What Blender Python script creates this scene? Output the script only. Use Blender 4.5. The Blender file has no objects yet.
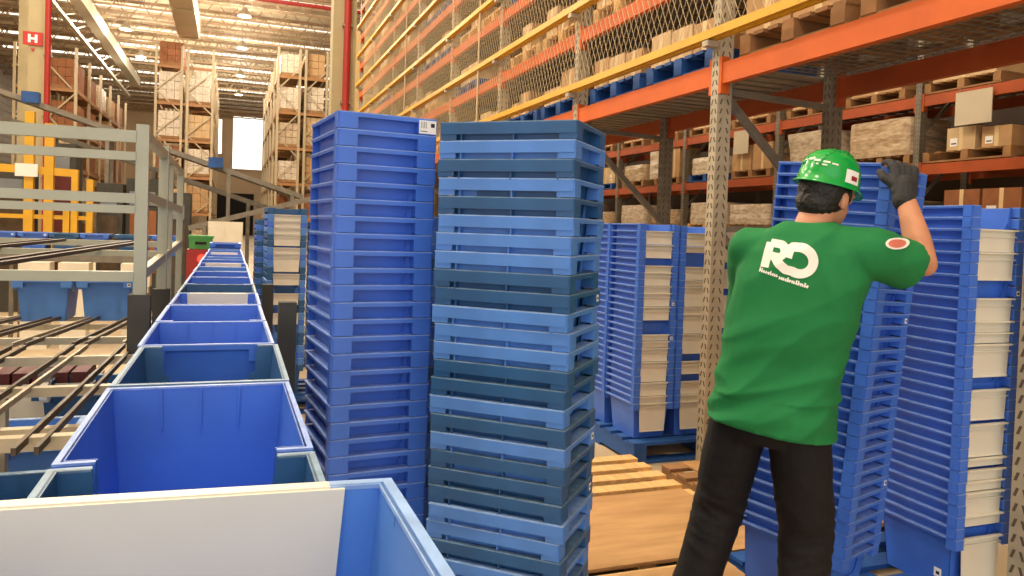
import bpy, bmesh, math, random
from mathutils import Vector, Matrix, noise
from mathutils.bvhtree import BVHTree

R = random.Random(11)
SC = bpy.context.scene
COL = SC.collection
rad = math.radians

# ------------------------------------------------------------------ materials
def lin(c):
    return tuple(((v / 255.0) / 12.92 if v / 255.0 <= 0.04045 else (((v / 255.0) + 0.055) / 1.055) ** 2.4) for v in c)

def mat(name, rgb, rough=0.5, metal=0.0, var=0.0, vscale=6.0, bump=0.0, bscale=40.0, spec=0.5, stretch=None, rgb2=None):
    """Principled material; colour varies with object-space noise (wear, grain)."""
    m = bpy.data.materials.new(name)
    m.use_nodes = True
    nt = m.node_tree
    b = nt.nodes['Principled BSDF']
    c = lin(rgb)
    b.inputs['Base Color'].default_value = (*c, 1)
    b.inputs['Roughness'].default_value = rough
    b.inputs['Metallic'].default_value = metal
    b.inputs['Specular IOR Level'].default_value = spec
    tc = nt.nodes.new('ShaderNodeTexCoord')
    mp = nt.nodes.new('ShaderNodeMapping')
    nt.links.new(tc.outputs['Object'], mp.inputs['Vector'])
    if stretch:
        mp.inputs['Scale'].default_value = stretch
    if var > 0 or rgb2:
        n = nt.nodes.new('ShaderNodeTexNoise')
        n.inputs['Scale'].default_value = vscale
        n.inputs['Detail'].default_value = 5
        nt.links.new(mp.outputs['Vector'], n.inputs['Vector'])
        cr = nt.nodes.new('ShaderNodeValToRGB')
        c2 = lin(rgb2) if rgb2 else tuple(min(1, x * (1 + var)) for x in c)
        c1 = c if rgb2 else tuple(x * (1 - var) for x in c)
        cr.color_ramp.elements[0].position = 0.35
        cr.color_ramp.elements[1].position = 0.65
        cr.color_ramp.elements[0].color = (*c1, 1)
        cr.color_ramp.elements[1].color = (*c2, 1)
        nt.links.new(n.outputs['Fac'], cr.inputs['Fac'])
        nt.links.new(cr.outputs['Color'], b.inputs['Base Color'])
    if bump > 0:
        n2 = nt.nodes.new('ShaderNodeTexNoise')
        n2.inputs['Scale'].default_value = bscale
        n2.inputs['Detail'].default_value = 4
        nt.links.new(mp.outputs['Vector'], n2.inputs['Vector'])
        bp = nt.nodes.new('ShaderNodeBump')
        bp.inputs['Strength'].default_value = bump
        bp.inputs['Distance'].default_value = 0.01
        nt.links.new(n2.outputs['Fac'], bp.inputs['Height'])
        nt.links.new(bp.outputs['Normal'], b.inputs['Normal'])
    return m

def emit(name, rgb, strength):
    m = bpy.data.materials.new(name)
    m.use_nodes = True
    nt = m.node_tree
    nt.nodes.clear()
    e = nt.nodes.new('ShaderNodeEmission')
    e.inputs['Color'].default_value = (*lin(rgb), 1)
    e.inputs['Strength'].default_value = strength
    o = nt.nodes.new('ShaderNodeOutputMaterial')
    nt.links.new(e.outputs[0], o.inputs[0])
    return m

M = {}
M['blue'] = mat('royal_blue_plastic', (62, 112, 214), 0.42, var=0.10, vscale=5)
M['blue_rim'] = mat('royal_blue_worn_sheen_rim', (122, 154, 226), 0.45, var=0.15, vscale=30)  # rims paler than the body: wear plus reflections put into the colour
M['light'] = mat('light_blue_plastic', (80, 134, 214), 0.42, var=0.10, vscale=5)
M['light_rim'] = mat('light_blue_worn_sheen_rim', (140, 176, 228), 0.45, var=0.15, vscale=30)
M['teal'] = mat('dark_teal_plastic', (38, 88, 140), 0.42, var=0.12, vscale=5)
M['teal_rim'] = mat('dark_teal_worn_sheen_rim', (104, 136, 166), 0.45, var=0.2, vscale=30)
M['white'] = mat('white_plastic_panel', (226, 221, 204), 0.45, var=0.05, vscale=4)
M['paper'] = mat('paper_label', (240, 240, 238), 0.7)
M['board'] = mat('pale_board', (196, 184, 162), 0.7)
M['ink'] = mat('black_ink', (28, 28, 34), 0.7)
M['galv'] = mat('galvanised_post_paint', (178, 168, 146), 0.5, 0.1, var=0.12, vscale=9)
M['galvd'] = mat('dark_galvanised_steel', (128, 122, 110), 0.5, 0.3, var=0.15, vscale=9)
M['slot'] = mat('dark_slot', (92, 80, 64), 0.8)
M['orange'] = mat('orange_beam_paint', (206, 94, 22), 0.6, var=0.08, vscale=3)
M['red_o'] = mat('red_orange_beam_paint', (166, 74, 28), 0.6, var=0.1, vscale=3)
M['yellow'] = mat('yellow_guard_paint', (214, 166, 34), 0.45, var=0.06, vscale=5)
M['net'] = mat('net_cord', (196, 180, 146), 0.8)
M['deck'] = mat('grey_wire_deck', (138, 128, 112), 0.6, 0.2, var=0.15, vscale=8)
M['card'] = mat('cardboard', (186, 148, 104), 0.75, var=0.10, vscale=5)
M['card2'] = mat('pale_cardboard', (206, 176, 134), 0.75, var=0.10, vscale=5)
M['card3'] = mat('brown_cardboard', (146, 92, 56), 0.75, var=0.12, vscale=5)
M['tape'] = mat('packing_tape', (222, 196, 150), 0.35)
M['wrap'] = mat('stretch_wrapped_goods', (204, 184, 154), 0.35, var=0.0, vscale=7, bump=0.6, bscale=9, rgb2=(166, 138, 106), stretch=(1, 1, 4))
M['wrapw'] = mat('white_wrapped_goods', (226, 214, 196), 0.35, vscale=9, bump=0.6, bscale=11, rgb2=(186, 166, 140), stretch=(1, 1, 3))
M['wood'] = mat('pallet_wood', (222, 182, 122), 0.75, var=0.14, vscale=5, stretch=(6, 1, 6), bump=0.2, bscale=20)
M['wood2'] = mat('dark_pallet_wood', (152, 112, 72), 0.8, var=0.18, vscale=5)
M['ply'] = mat('plywood_sheet', (198, 156, 104), 0.7, vscale=3, rgb2=(178, 136, 88), stretch=(1, 5, 1), bump=0.1)
M['bpal'] = mat('blue_pallet_paint', (32, 82, 152), 0.6, var=0.15, vscale=6)
M['greyg'] = mat('grey_green_frame_paint', (168, 170, 150), 0.45, 0.1, var=0.06, vscale=6)
M['alu'] = mat('roller_track_steel', (176, 164, 138), 0.4, 0.3, var=0.12, vscale=10)
M['rust'] = mat('worn_brown_track', (82, 68, 50), 0.5, 0.2, var=0.2, vscale=10)
M['foam'] = mat('dark_foam_guard', (68, 68, 64), 0.85, var=0.1, vscale=10)
M['conc'] = mat('concrete_floor', (196, 178, 150), 0.55, vscale=0.7, rgb2=(176, 156, 126), bump=0.05)
M['ceil'] = mat('cream_roof_sheet', (226, 208, 174), 0.6, var=0.06, vscale=2)
M['truss'] = mat('roof_steel', (150, 124, 94), 0.6, 0.1, var=0.15, vscale=2)
M['wallm'] = mat('cream_wall_panel', (202, 174, 140), 0.7, var=0.05, vscale=0.6)
M['wallg'] = mat('grey_wall_panel', (176, 164, 150), 0.7, var=0.06, vscale=0.6)
M['walld'] = mat('shade_brown_wall_panel', (58, 44, 34), 0.8)  # shade of the unlit aisle painted into the wall colour
M['colm'] = mat('concrete_column', (168, 154, 118), 0.7, var=0.06, vscale=2)
M['pipe'] = mat('red_fire_pipe', (158, 36, 30), 0.45)
M['signr'] = mat('red_sign', (176, 34, 26), 0.5)
M['duct'] = mat('duct_sheet', (196, 184, 158), 0.45, 0.2, var=0.06, vscale=1)
M['rackg'] = mat('far_rack_steel', (176, 160, 130), 0.5, 0.2)
M['rackb'] = mat('far_rack_beam', (160, 110, 60), 0.5)
M['skin'] = mat('skin', (198, 138, 104), 0.5, var=0.06, vscale=14)
M['hair'] = mat('black_hair', (20, 18, 18), 0.55, bump=0.5, bscale=90)
M['shirt'] = mat('green_cotton', (34, 122, 68), 0.8, var=0.05, vscale=7, bump=0.10, bscale=260, spec=0.25)
M['trou'] = mat('black_trousers', (22, 21, 22), 0.75, var=0.10, vscale=8, bump=0.15, bscale=120, spec=0.3)
M['hat'] = mat('green_helmet_plastic', (0, 156, 66), 0.22)
M['hatw'] = mat('white_helmet_print', (214, 236, 214), 0.4)
M['logo'] = mat('white_print', (240, 236, 226), 0.7)
M['glove'] = mat('dark_glove', (40, 40, 42), 0.8, var=0.15, vscale=20, bump=0.3, bscale=120)
M['shoe'] = mat('dark_blue_shoe', (36, 50, 84), 0.6)
M['sole'] = mat('shoe_sole', (40, 40, 40), 0.8)
M['gplast'] = mat('green_plastic', (70, 150, 72), 0.5)
M['maroon'] = mat('dark_red_pack', (96, 34, 34), 0.6)
M['rplast'] = mat('red_plastic', (150, 36, 32), 0.5)
M['led'] = emit('red_signal_light', (255, 70, 50), 3.0)
M['lamp'] = emit('lamp_lens', (255, 240, 205), 14.0)
M['sky'] = emit('daylight_pane', (255, 250, 238), 2.6)
M['skyl'] = emit('roof_skylight', (255, 244, 220), 2.4)
M['fix'] = mat('lamp_housing', (170, 160, 140), 0.4, 0.5)
M['black'] = mat('black_rubber', (26, 26, 26), 0.8)
M['darkb'] = mat('dark_opening', (30, 24, 20), 0.9)
M['floorline'] = mat('yellow_floor_paint', (222, 182, 50), 0.6)
M['screen'] = mat('grey_plastic', (120, 130, 140), 0.4)

# ------------------------------------------------------------------ mesh builder
class MB:
    def __init__(s):
        s.v, s.f, s.m = [], [], []
    def add(s, verts, faces, mi=0):
        o = len(s.v)
        s.v += [tuple(p) for p in verts]
        s.f += [tuple(i + o for i in f) for f in faces]
        s.m += [mi] * len(faces)
        return s
    def box(s, c, d, mi=0, mx=None):
        x, y, z = d[0] / 2, d[1] / 2, d[2] / 2
        vs = [Vector((sx * x, sy * y, sz * z)) for sx in (-1, 1) for sy in (-1, 1) for sz in (-1, 1)]
        if mx is not None:
            vs = [mx @ v for v in vs]
        c = Vector(c)
        return s.add([v + c for v in vs], [(0, 1, 3, 2), (4, 6, 7, 5), (0, 4, 5, 1), (2, 3, 7, 6), (0, 2, 6, 4), (1, 5, 7, 3)], mi)
    def rng(s, x0, x1, y0, y1, z0, z1, mi=0):
        return s.box(((x0 + x1) / 2, (y0 + y1) / 2, (z0 + z1) / 2), (abs(x1 - x0), abs(y1 - y0), abs(z1 - z0)), mi)
    def bar(s, p, q, w, h, mi=0, up=(0, 0, 1)):
        p, q = Vector(p), Vector(q)
        d = (q - p).normalized()
        u = Vector(up)
        if abs(d.dot(u)) > 0.98:
            u = Vector((0, 1, 0))
        r = d.cross(u).normalized()
        u = r.cross(d).normalized()
        vs = []
        for e in (p, q):
            for a, b in ((-1, -1), (1, -1), (1, 1), (-1, 1)):
                vs.append(e + r * a * w / 2 + u * b * h / 2)
        return s.add(vs, [(3, 2, 1, 0), (4, 5, 6, 7), (0, 1, 5, 4), (1, 2, 6, 5), (2, 3, 7, 6), (3, 0, 4, 7)], mi)
    def hexa(s, b, t, mi=0):
        """b, t: four points each, same winding (ccw seen from the top)."""
        return s.add(list(b) + list(t), [(3, 2, 1, 0), (4, 5, 6, 7), (0, 1, 5, 4), (1, 2, 6, 5), (2, 3, 7, 6), (3, 0, 4, 7)], mi)
    def tube(s, p, q, r, n=10, mi=0, r2=None):
        p, q = Vector(p), Vector(q)
        r2 = r if r2 is None else r2
        d = (q - p).normalized()
        u = Vector((0, 0, 1)) if abs(d.z) < 0.9 else Vector((1, 0, 0))
        a = d.cross(u).normalized()
        b = d.cross(a)
        vs = [p + (a * math.cos(t) + b * math.sin(t)) * r for t in [2 * math.pi * i / n for i in range(n)]]
        vs += [q + (a * math.cos(t) + b * math.sin(t)) * r2 for t in [2 * math.pi * i / n for i in range(n)]]
        fs = [(i, (i + 1) % n, n + (i + 1) % n, n + i) for i in range(n)]
        fs += [tuple(range(n - 1, -1, -1)), tuple(range(n, 2 * n))]
        return s.add(vs, fs, mi)
    def poly(s, pts, off, mi=0):
        """flat polygon extruded by vector off."""
        n = len(pts)
        off = Vector(off)
        vs = [Vector(p) for p in pts] + [Vector(p) + off for p in pts]
        fs = [tuple(range(n - 1, -1, -1)), tuple(range(n, 2 * n))] + [(i, (i + 1) % n, n + (i + 1) % n, n + i) for i in range(n)]
        return s.add(vs, fs, mi)
    def loft(s, rings, mi=0, cap=True):
        n = len(rings[0])
        vs = [p for r in rings for p in r]
        fs = []
        for k in range(len(rings) - 1):
            for i in range(n):
                j = (i + 1) % n
                fs.append((k * n + i, k * n + j, (k + 1) * n + j, (k + 1) * n + i))
        if cap:
            fs.append(tuple(range(n - 1, -1, -1)))
            fs.append(tuple((len(rings) - 1) * n + i for i in range(n)))
        return s.add(vs, fs, mi)
    def mesh(s, name, mats, smooth=False, fix=True):
        me = bpy.data.meshes.new(name)
        me.from_pydata(s.v, [], s.f)
        for m in (mats if isinstance(mats, (list, tuple)) else [mats]):
            me.materials.append(m)
        me.polygons.foreach_set('material_index', s.m)
        if fix:
            bm = bmesh.new()
            bm.from_mesh(me)
            bmesh.ops.recalc_face_normals(bm, faces=bm.faces)
            bm.to_mesh(me)
            bm.free()
        if smooth:
            me.polygons.foreach_set('use_smooth', [True] * len(me.polygons))
        me.update()
        return me
    def build(s, name, mats, parent=None, smooth=False, **k):
        return link(name, s.mesh(name, mats, smooth), parent, **k)

def link(name, me, parent=None, loc=None, label=None):
    o = bpy.data.objects.new(name, me)
    COL.objects.link(o)
    if parent is not None:
        o.parent = parent
    if loc is not None:
        o.location = loc
    if label:
        o['label'] = label
    return o

def tag(o, label=None, cat=None, group=None, kind=None):
    if label: o['label'] = label
    if cat: o['category'] = cat
    if group: o['group'] = group
    if kind: o['kind'] = kind
    return o

def thing(name, label, cat, loc=(0, 0, 0), rz=0.0, group=None):
    o = bpy.data.objects.new(name, None)
    o.empty_display_size = 0.1
    COL.objects.link(o)
    o.location = loc
    o.rotation_euler = (0, 0, rz)
    return tag(o, label, cat, group)

def struct(name, mb, mats, label, cat):
    o = mb.build(name, mats)
    return tag(o, label, cat, None, 'structure')

ORD = ('first second third fourth fifth sixth seventh eighth ninth tenth eleventh twelfth thirteenth fourteenth fifteenth sixteenth '
       'seventeenth eighteenth nineteenth twentieth twenty-first twenty-second twenty-third twenty-fourth twenty-fifth twenty-sixth '
       'twenty-seventh twenty-eighth twenty-ninth thirtieth thirty-first thirty-second thirty-third thirty-fourth').split()

# ------------------------------------------------------------------ camera
CAM_H, F, YAW, PITCH, ROLL = 1.5, 760.0, rad(20.4), rad(1.6), 0.035
cd = bpy.data.cameras.new('camera')
cam = bpy.data.objects.new('camera', cd)
COL.objects.link(cam)
fwd = Vector((math.sin(YAW) * math.cos(PITCH), math.cos(YAW) * math.cos(PITCH), -math.sin(PITCH)))
rgt = Vector((math.cos(YAW), -math.sin(YAW), 0))
upv = rgt.cross(fwd)
r2 = rgt * math.cos(ROLL) + upv * math.sin(ROLL)
u2 = upv * math.cos(ROLL) - rgt * math.sin(ROLL)
mx = Matrix((r2, u2, -fwd)).transposed().to_4x4()
mx.translation = (0, 0, CAM_H)
cam.matrix_world = mx
cd.sensor_width = 36.0
cd.lens = F / 1024 * 36.0
cd.shift_y = -(288 - 251) / 1024
cd.clip_start = 0.02
cd.clip_end = 300
SC.camera = cam

def px(p):
    """where a world point falls in the photograph's frame (used only to check the layout)."""
    v = Vector(p) - Vector((0, 0, CAM_H))
    d = v.dot(fwd)
    return (512 + F * v.dot(r2) / d, 251 - F * v.dot(u2) / d)

SC.view_settings.view_transform = 'Standard'
SC.view_settings.look = 'None'
SC.view_settings.gamma = 1.0
SC.view_settings.use_curve_mapping = False
# ------------------------------------------------------------------ totes
TW, TL, TH = 0.150, 0.200, 0.240          # outer half width, half length, height
BX, BY = 0.133, 0.168                     # body half size at the top
CX, CY = 0.113, 0.148                     # body half size at the bottom
WT = 0.003

def set_dims(thin):
    global BX, BY, CX, CY
    BX, BY, CX, CY = (0.1425, 0.192, 0.122, 0.172) if thin else (0.131, 0.168, 0.111, 0.148)
set_dims(False)

def lerp(a, b, t):
    return a + (b - a) * t

def cut_profile(top=0.72, mid=0.62, vmid=0.74, vbot=0.34):
    """half outline (u, v) of the picking opening, from the rim down to the middle of its lower edge."""
    pts = [(top, 1.0), (top, vmid + 0.02)]
    for k in range(4):
        a = k / 3 * math.pi / 2
        pts.append((mid + (top - mid) * (1 - math.sin(a)), vmid + 0.02 - 0.07 * (1 - math.cos(a)) - 0.02))
    for k in range(5):
        a = k / 4 * math.pi / 2
        pts.append((mid - 0.14 * (1 - math.cos(a)), vbot + 0.12 * (1 - math.sin(a))))
    return pts

def end_point(u, v, s, inset=0.0):
    """point on the end wall; s = +1 far end, -1 near end; inset moves it into the tote."""
    return Vector((u * lerp(CX, BX, v), s * (lerp(CY, BY, v) - inset), v * TH))

def body_mesh(colour, cut_near, cut_far, ribs=False, webs=True):
    b = MB()
    for s in (-1, 1):                                        # long sides
        bo = [(s * CX, -CY, 0), (s * CX, CY, 0), (s * (CX - WT), CY, 0), (s * (CX - WT), -CY, 0)]
        to = [(s * BX, -BY, TH), (s * BX, BY, TH), (s * (BX - WT), BY, TH), (s * (BX - WT), -BY, TH)]
        b.hexa(bo, to)
    for s, cut in ((-1, cut_near), (1, cut_far)):            # end walls
        if cut:
            c = cut_profile()
            out = [(-1, 0), (1, 0), (1, 1)] + [(u, v) for u, v in c] + [(-u, v) for u, v in reversed(c)] + [(-1, 1)]
        else:
            out = [(-1, 0), (1, 0), (1, 1), (-1, 1)]
        o_ = [end_point(u, v, s) for u, v in out]
        i_ = [end_point(u, v, s, WT) for u, v in out]
        n = len(out)
        b.add(o_ + i_, [tuple(range(n)), tuple(range(2 * n - 1, n - 1, -1))] + [(i, (i + 1) % n, n + (i + 1) % n, n + i) for i in range(n)])
        if ribs and not cut:
            for u in (-0.45, 0, 0.45):
                p, q = end_point(u, 0.98, s, WT + 0.0015), end_point(u, 0.70, s, WT + 0.0015)
                b.bar(p, q, 0.004, 0.004)
    b.rng(-CX, CX, -CY, CY, 0, 0.004)
    for s in (-1, 1):                                        # moulded webs under the collar
        for y in (-0.155, -0.02, 0.135) if webs else ():
            b.rng(s * (BX - 0.004), s * (TW - 0.004), y - 0.002, y + 0.002, TH - 0.056, TH - 0.003)
    return b.mesh('body', M[colour])

def collar_mesh(colour, near, far, tab, lip=False):
    """near/far: 'bar' (handle recess under a bar) or 'open' (picking opening). tab = height of the corner tabs."""
    b = MB()
    sk = 0.011 if lip else 0.034
    for s in (-1, 1):
        b.rng(s * (BX - 0.004), s * TW, -TL, TL, TH - 0.003, TH, 1)           # top flange, paler for wear and painted-in reflections
        if lip:                                                              # thin ledge and a smooth post at the near corner
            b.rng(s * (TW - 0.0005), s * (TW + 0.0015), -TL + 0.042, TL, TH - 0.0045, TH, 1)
            b.rng(s * (BX - 0.004), s * (TW + 0.001), -TL + 0.004, -TL + 0.040, TH - tab, TH - 0.0005)
        b.rng(s * (TW - 0.003), s * TW, -TL + 0.003, TL - 0.003, TH - sk, TH - 0.003)
    for s, kind in ((-1, near), (1, far)):
        hx = 0.092 if kind == 'bar' else 0.104
        for t in (-1, 1):
            b.rng(t * hx, t * (TW - 0.0032), s * (TL - 0.004), s * TL, TH - tab, TH - 0.003)
            b.rng(t * hx, t * (hx + 0.003), s * (BY - 0.002), s * (TL - 0.004), TH - tab + 0.004, TH - 0.003)
            if not lip:
                b.rng(t * (TW - 0.0062), t * (TW - 0.0032), s * 0.15, s * (TL - 0.004), TH - tab, TH - 0.034)
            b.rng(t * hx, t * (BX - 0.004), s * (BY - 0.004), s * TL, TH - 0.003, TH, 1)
        if kind == 'bar':
            b.rng(-hx, hx, s * (TL - 0.004), s * TL, TH - 0.014, TH - 0.003)
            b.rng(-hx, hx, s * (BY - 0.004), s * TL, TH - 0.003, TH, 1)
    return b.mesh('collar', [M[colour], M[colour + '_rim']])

def gate_mesh(s):
    """white panel closing the picking opening, with a stiffened top edge."""
    b = MB()
    c = cut_profile(0.80, 0.70, 0.74, 0.28)
    out = [(u, min(v, 0.995)) for u, v in c] + [(-u, min(v, 0.995)) for u, v in reversed(c)]
    out = out[::-1] if s > 0 else out
    o_ = [end_point(u, v, s, WT + 0.0005) for u, v in out]
    i_ = [end_point(u, v, s, WT + 0.004) for u, v in out]
    n = len(out)
    b.add(o_ + i_, [tuple(range(n)), tuple(range(2 * n - 1, n - 1, -1))] + [(i, (i + 1) % n, n + (i + 1) % n, n + i) for i in range(n)])
    b.rng(-0.104, 0.104, s * (BY - 0.004), s * TL, TH - 0.004, TH)
    b.rng(-0.104, 0.104, s * (TL - 0.004), s * TL, TH - 0.02, TH - 0.004)
    return b.mesh('end_panel', M['white'])

def plate_mesh(h):
    """long white panel hanging in the near-end channel, a double lip at its top."""
    b = MB()
    w0, w1 = 0.103, 0.103 - 0.06 * h
    y0, y1 = -0.188, -0.185
    b.hexa([(-w1, y0, TH - h), (w1, y0, TH - h), (w1, y1, TH - h), (-w1, y1, TH - h)],
           [(-w0, y0, TH), (w0, y0, TH), (w0, y1, TH), (-w0, y1, TH)])
    b.rng(-w0, w0, -(TL + 0.004), y1, TH - 0.006, TH)
    if h > 0.06:
        b.rng(-w0, w0, -(TL - 0.004), y0, TH - 0.031, TH - 0.026)
        b.rng(-w1, w1, -(TL - 0.008), y0, TH - h, TH - h + 0.005)
    return b.mesh('end_panel', M['white'])

def sticker_mesh(kind):
    b = MB()
    if kind == 'near':                                       # on the near end, right corner tab
        x0, x1, y, z0, z1 = 0.094, 0.148, -TL - 0.0006, TH - 0.046, TH - 0.006
        b.rng(x0, x1, y, y + 0.0005, z0, z1, 0)
        for k, w in enumerate((0.002, 0.001, 0.003, 0.001, 0.002)):
            b.rng(x0 + 0.006 + k * 0.004, x0 + 0.006 + k * 0.004 + w * 0.6, y - 0.0004, y, z0 + 0.016, z1 - 0.004, 1)
        b.rng(x1 - 0.017, x1 - 0.005, y - 0.0004, y, z1 - 0.020, z1 - 0.008, 1)
        b.rng(x0 + 0.004, x0 + 0.026, y - 0.0004, y, z0 + 0.006, z0 + 0.008, 1)
    elif kind == 'side':                                     # on the left long side, low on the body
        for y0 in (-0.12,):
            v = 0.30
            x = -lerp(CX, BX, v) - 0.0015
            b.rng(x, x + 0.001, y0, y0 + 0.034, v * TH - 0.018, v * TH + 0.018, 0)
            b.rng(x - 0.0004, x, y0 + 0.008, y0 + 0.024, v * TH - 0.008, v * TH + 0.004, 1)
    else:                                                    # small one on a near corner tab
        x0 = 0.112
        b.rng(x0, x0 + 0.018, -TL - 0.0006, -TL, TH - 0.036, TH - 0.016, 0)
        b.rng(x0 + 0.004, x0 + 0.014, -TL - 0.001, -TL - 0.0006, TH - 0.030, TH - 0.022, 1)
    return b.mesh('label_sticker', [M['paper'], M['ink']])

CACHE = {}
def cached(key, fn, *a):
    if key not in CACHE:
        CACHE[key] = fn(*a)
    return CACHE[key]

def tote(matrix, colour, label, group, near='bar', far='bar', tab=0.043, cut_near=False, cut_far=False, gate=None, plate=0, sticker=None, ribs=False, lip=False, thin=False):
    set_dims(thin)
    o = bpy.data.objects.new('tote', None)
    o.empty_display_size = 0.05
    COL.objects.link(o)
    o.matrix_world = matrix
    tag(o, label, 'tote', group)
    link('body', cached(('b', colour, cut_near, cut_far, ribs, thin, lip), body_mesh, colour, cut_near, cut_far, ribs, not lip), o)
    link('collar', cached(('c', colour, near, far, tab, lip, thin), collar_mesh, colour, near, far, tab, lip), o)
    if gate:
        link('end_panel', cached(('g', gate, thin), gate_mesh, gate), o, label='white end panel')
    if plate:
        link('end_panel', cached(('p', round(plate, 3)), plate_mesh, plate), o, label='white end panel')
    if sticker:
        link('label_sticker', cached(('s', sticker), sticker_mesh, sticker), o, label='white paper label')
    set_dims(False)
    return o

CNAME = {'blue': 'royal blue', 'light': 'light blue', 'teal': 'dark teal'}

def stack(base, rz, n, pitch, colours, where, group, tilt=None, near='bar', cut=False, plates=None, stickers=None, tab=None, jit=0.002, skip=0, lip=False, sc=1.0):
    """n nested totes from the bottom up; labels count from the top."""
    tm = Matrix.Translation(base)
    if tilt:
        tm = tm @ tilt
    tm = tm @ Matrix.Rotation(rz, 4, 'Z')
    tab = tab or pitch - 0.002
    for k in range(n):                    # k counts from the top
        i = n - 1 - k
        if i < skip:
            continue
        c = colours[k % len(colours)]
        j = Matrix.Translation((R.uniform(-jit, jit), R.uniform(-jit, jit), i * pitch)) @ Matrix.Rotation(R.uniform(-jit, jit) * 2, 4, 'Z')
        pl = (plates or {}).get(k, 0)
        lab = '%s tote, %s from the top of %s' % (CNAME[c], ORD[k], where)
        tote(tm @ j @ Matrix.Diagonal((sc, sc, 1, 1)), c, lab, group, lip=lip, near=near, tab=tab, cut_near=cut and (near == 'open' or k > 2), plate=pl, sticker=(stickers or {}).get(k))

# stack beside the conveyor: royal blue, handle ends to the camera
G1 = 'totes of the royal blue stack beside the conveyor'
c5, s5 = math.cos(rad(5)), math.sin(rad(5))
b1 = Vector((0.285, 2.24, 0)) + Vector((c5, s5, 0)) * 0.15 + Vector((-s5, c5, 0)) * 0.2
def wood_pallet(name, x0, y0, x1, y1, label, m='wood', h=0.14, rz=0, group=None):
    lx, ly = abs(x1 - x0), abs(y1 - y0)
    t = thing(name, label, 'pallet', ((x0 + x1) / 2, (y0 + y1) / 2, 0), rz, group)
    d = MB()
    n = max(4, int(ly / 0.15))
    for i in range(n):
        y = -ly / 2 + 0.05 + i * (ly - 0.1) / (n - 1)
        d.rng(-lx / 2, lx / 2, y - 0.048, y + 0.048, h - 0.02, h)
    d.build('deck_boards', M[m], t)
    for x in (-lx / 2 + 0.05, 0, lx / 2 - 0.05):
        MB().rng(x - 0.045, x + 0.045, -ly / 2, ly / 2, 0.02, h - 0.02).build('stringer', M[m], t)
    f = MB()
    for y in (-ly / 2 + 0.05, 0, ly / 2 - 0.05):
        f.rng(-lx / 2, lx / 2, y - 0.05, y + 0.05, 0, 0.02)
    f.build('bottom_boards', M[m], t)
    return t
wood_pallet('plastic_pallet', 0.16, 2.16, 1.06, 3.10, 'blue pallet under the royal blue tote stack beside the conveyor', 'bpal', 0.12)
n1 = 30
stack((b1.x, b1.y, 0.12), rad(5), n1, 0.0506, ['blue'], 'the stack beside the conveyor', G1, cut=True, stickers={0: 'near'}, lip=True)

# front stack of mixed totes, turned 45 degrees
G2 = 'totes of the mixed front stack'
seq2 = 'teal light teal light teal light light light teal teal light light light teal teal light teal light teal teal teal light light teal light teal light teal light teal light'.split()
wood_pallet('plastic_pallet', 0.829 - 0.26, 2.058 - 0.21, 0.829 + 0.26, 2.058 + 0.21, 'blue half pallet under the mixed front tote stack', 'bpal', 0.12, rz=rad(140))
stack((0.794, 2.060, 0.12), rad(48), 29, 0.0512, seq2, 'the mixed front stack', G2, cut=True, jit=0.0045, stickers={9: 'tab', 17: 'tab', 20: 'tab'})

# stack half hidden between those two
G3 = 'totes of the stack hidden behind the front two'
stack((0.80, 2.86, 0.12), rad(3), 25, 0.049, ['blue', 'light', 'blue', 'teal'], 'the stack hidden behind the front two', G3)

# group of stacks on a blue pallet behind the rack post
G4 = 'totes of the white-ended stacks behind the rack post'
plateA = {1: 0.088, 3: 0.088, 6: 0.046, 7: 0.088, 9: 0.046, 10: 0.088, 12: 0.088, 16: 0.042, 17: 0.042, 18: 0.088, 20: 0.133, 23: 0.088, 25: 0.046, 26: 0.19}
plateB = {1: 0.088, 3: 0.042, 6: 0.088, 8: 0.042, 9: 0.133, 12: 0.046, 13: 0.133, 16: 0.133, 20: 0.088, 23: 0.088, 25: 0.046, 26: 0.19}
plateC = {0: 0.088, 2: 0.133, 6: 0.133, 10: 0.133, 13: 0.088, 16: 0.088, 18: 0.133, 22: 0.133, 25: 0.18}
wood_pallet('plastic_pallet', 2.49, 4.30, 3.69, 5.36, 'blue pallet under the white-ended stacks behind the rack post', 'bpal', 0.14)
stack((2.665, 4.57, 0.14), 0, 27, 0.0458, ['blue'], 'the white-ended stack left of the post', G4, near='open', cut=True, plates=plateA, lip=True, stickers={11: 'tab', 16: 'tab'})
stack((2.975, 4.57, 0.14), 0, 27, 0.0456, ['blue'], 'the white-ended stack behind the rack post', G4, near='open', cut=True, plates=plateB, lip=True, stickers={8: 'tab', 21: 'tab'})
stack((3.285, 4.57, 0.14), 0, 27, 0.0450, ['blue'], 'the white-ended stack right of the post', G4, near='open', cut=True, plates=plateC, lip=True)
stack((2.665, 4.985, 0.14), 0, 27, 0.0458, ['blue'], 'the stack behind the post-side one', G4, lip=True)

# far right stack with white ends
G5 = 'totes of the far right white-ended stack'
plateD = {2: 0.088, 4: 0.110, 8: 0.12, 10: 0.044, 11: 0.042, 12: 0.13, 16: 0.12, 19: 0.13, 22: 0.035, 23: 0.044, 24: 0.042, 25: 0.11, 27: 0.046, 29: 0.19}
wood_pallet('plastic_pallet', 2.08, 2.08, 3.0, 2.74, 'blue pallet under the far right white-ended stack', 'bpal', 0.12)
stack((2.80, 2.31, 0.12), 0, 30, 0.0447, ['blue'], 'the far right white-ended stack', G5, near='open', cut=True, plates=plateD, lip=True, stickers={29: 'side', 7: 'tab'}, jit=0.0015)
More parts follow.
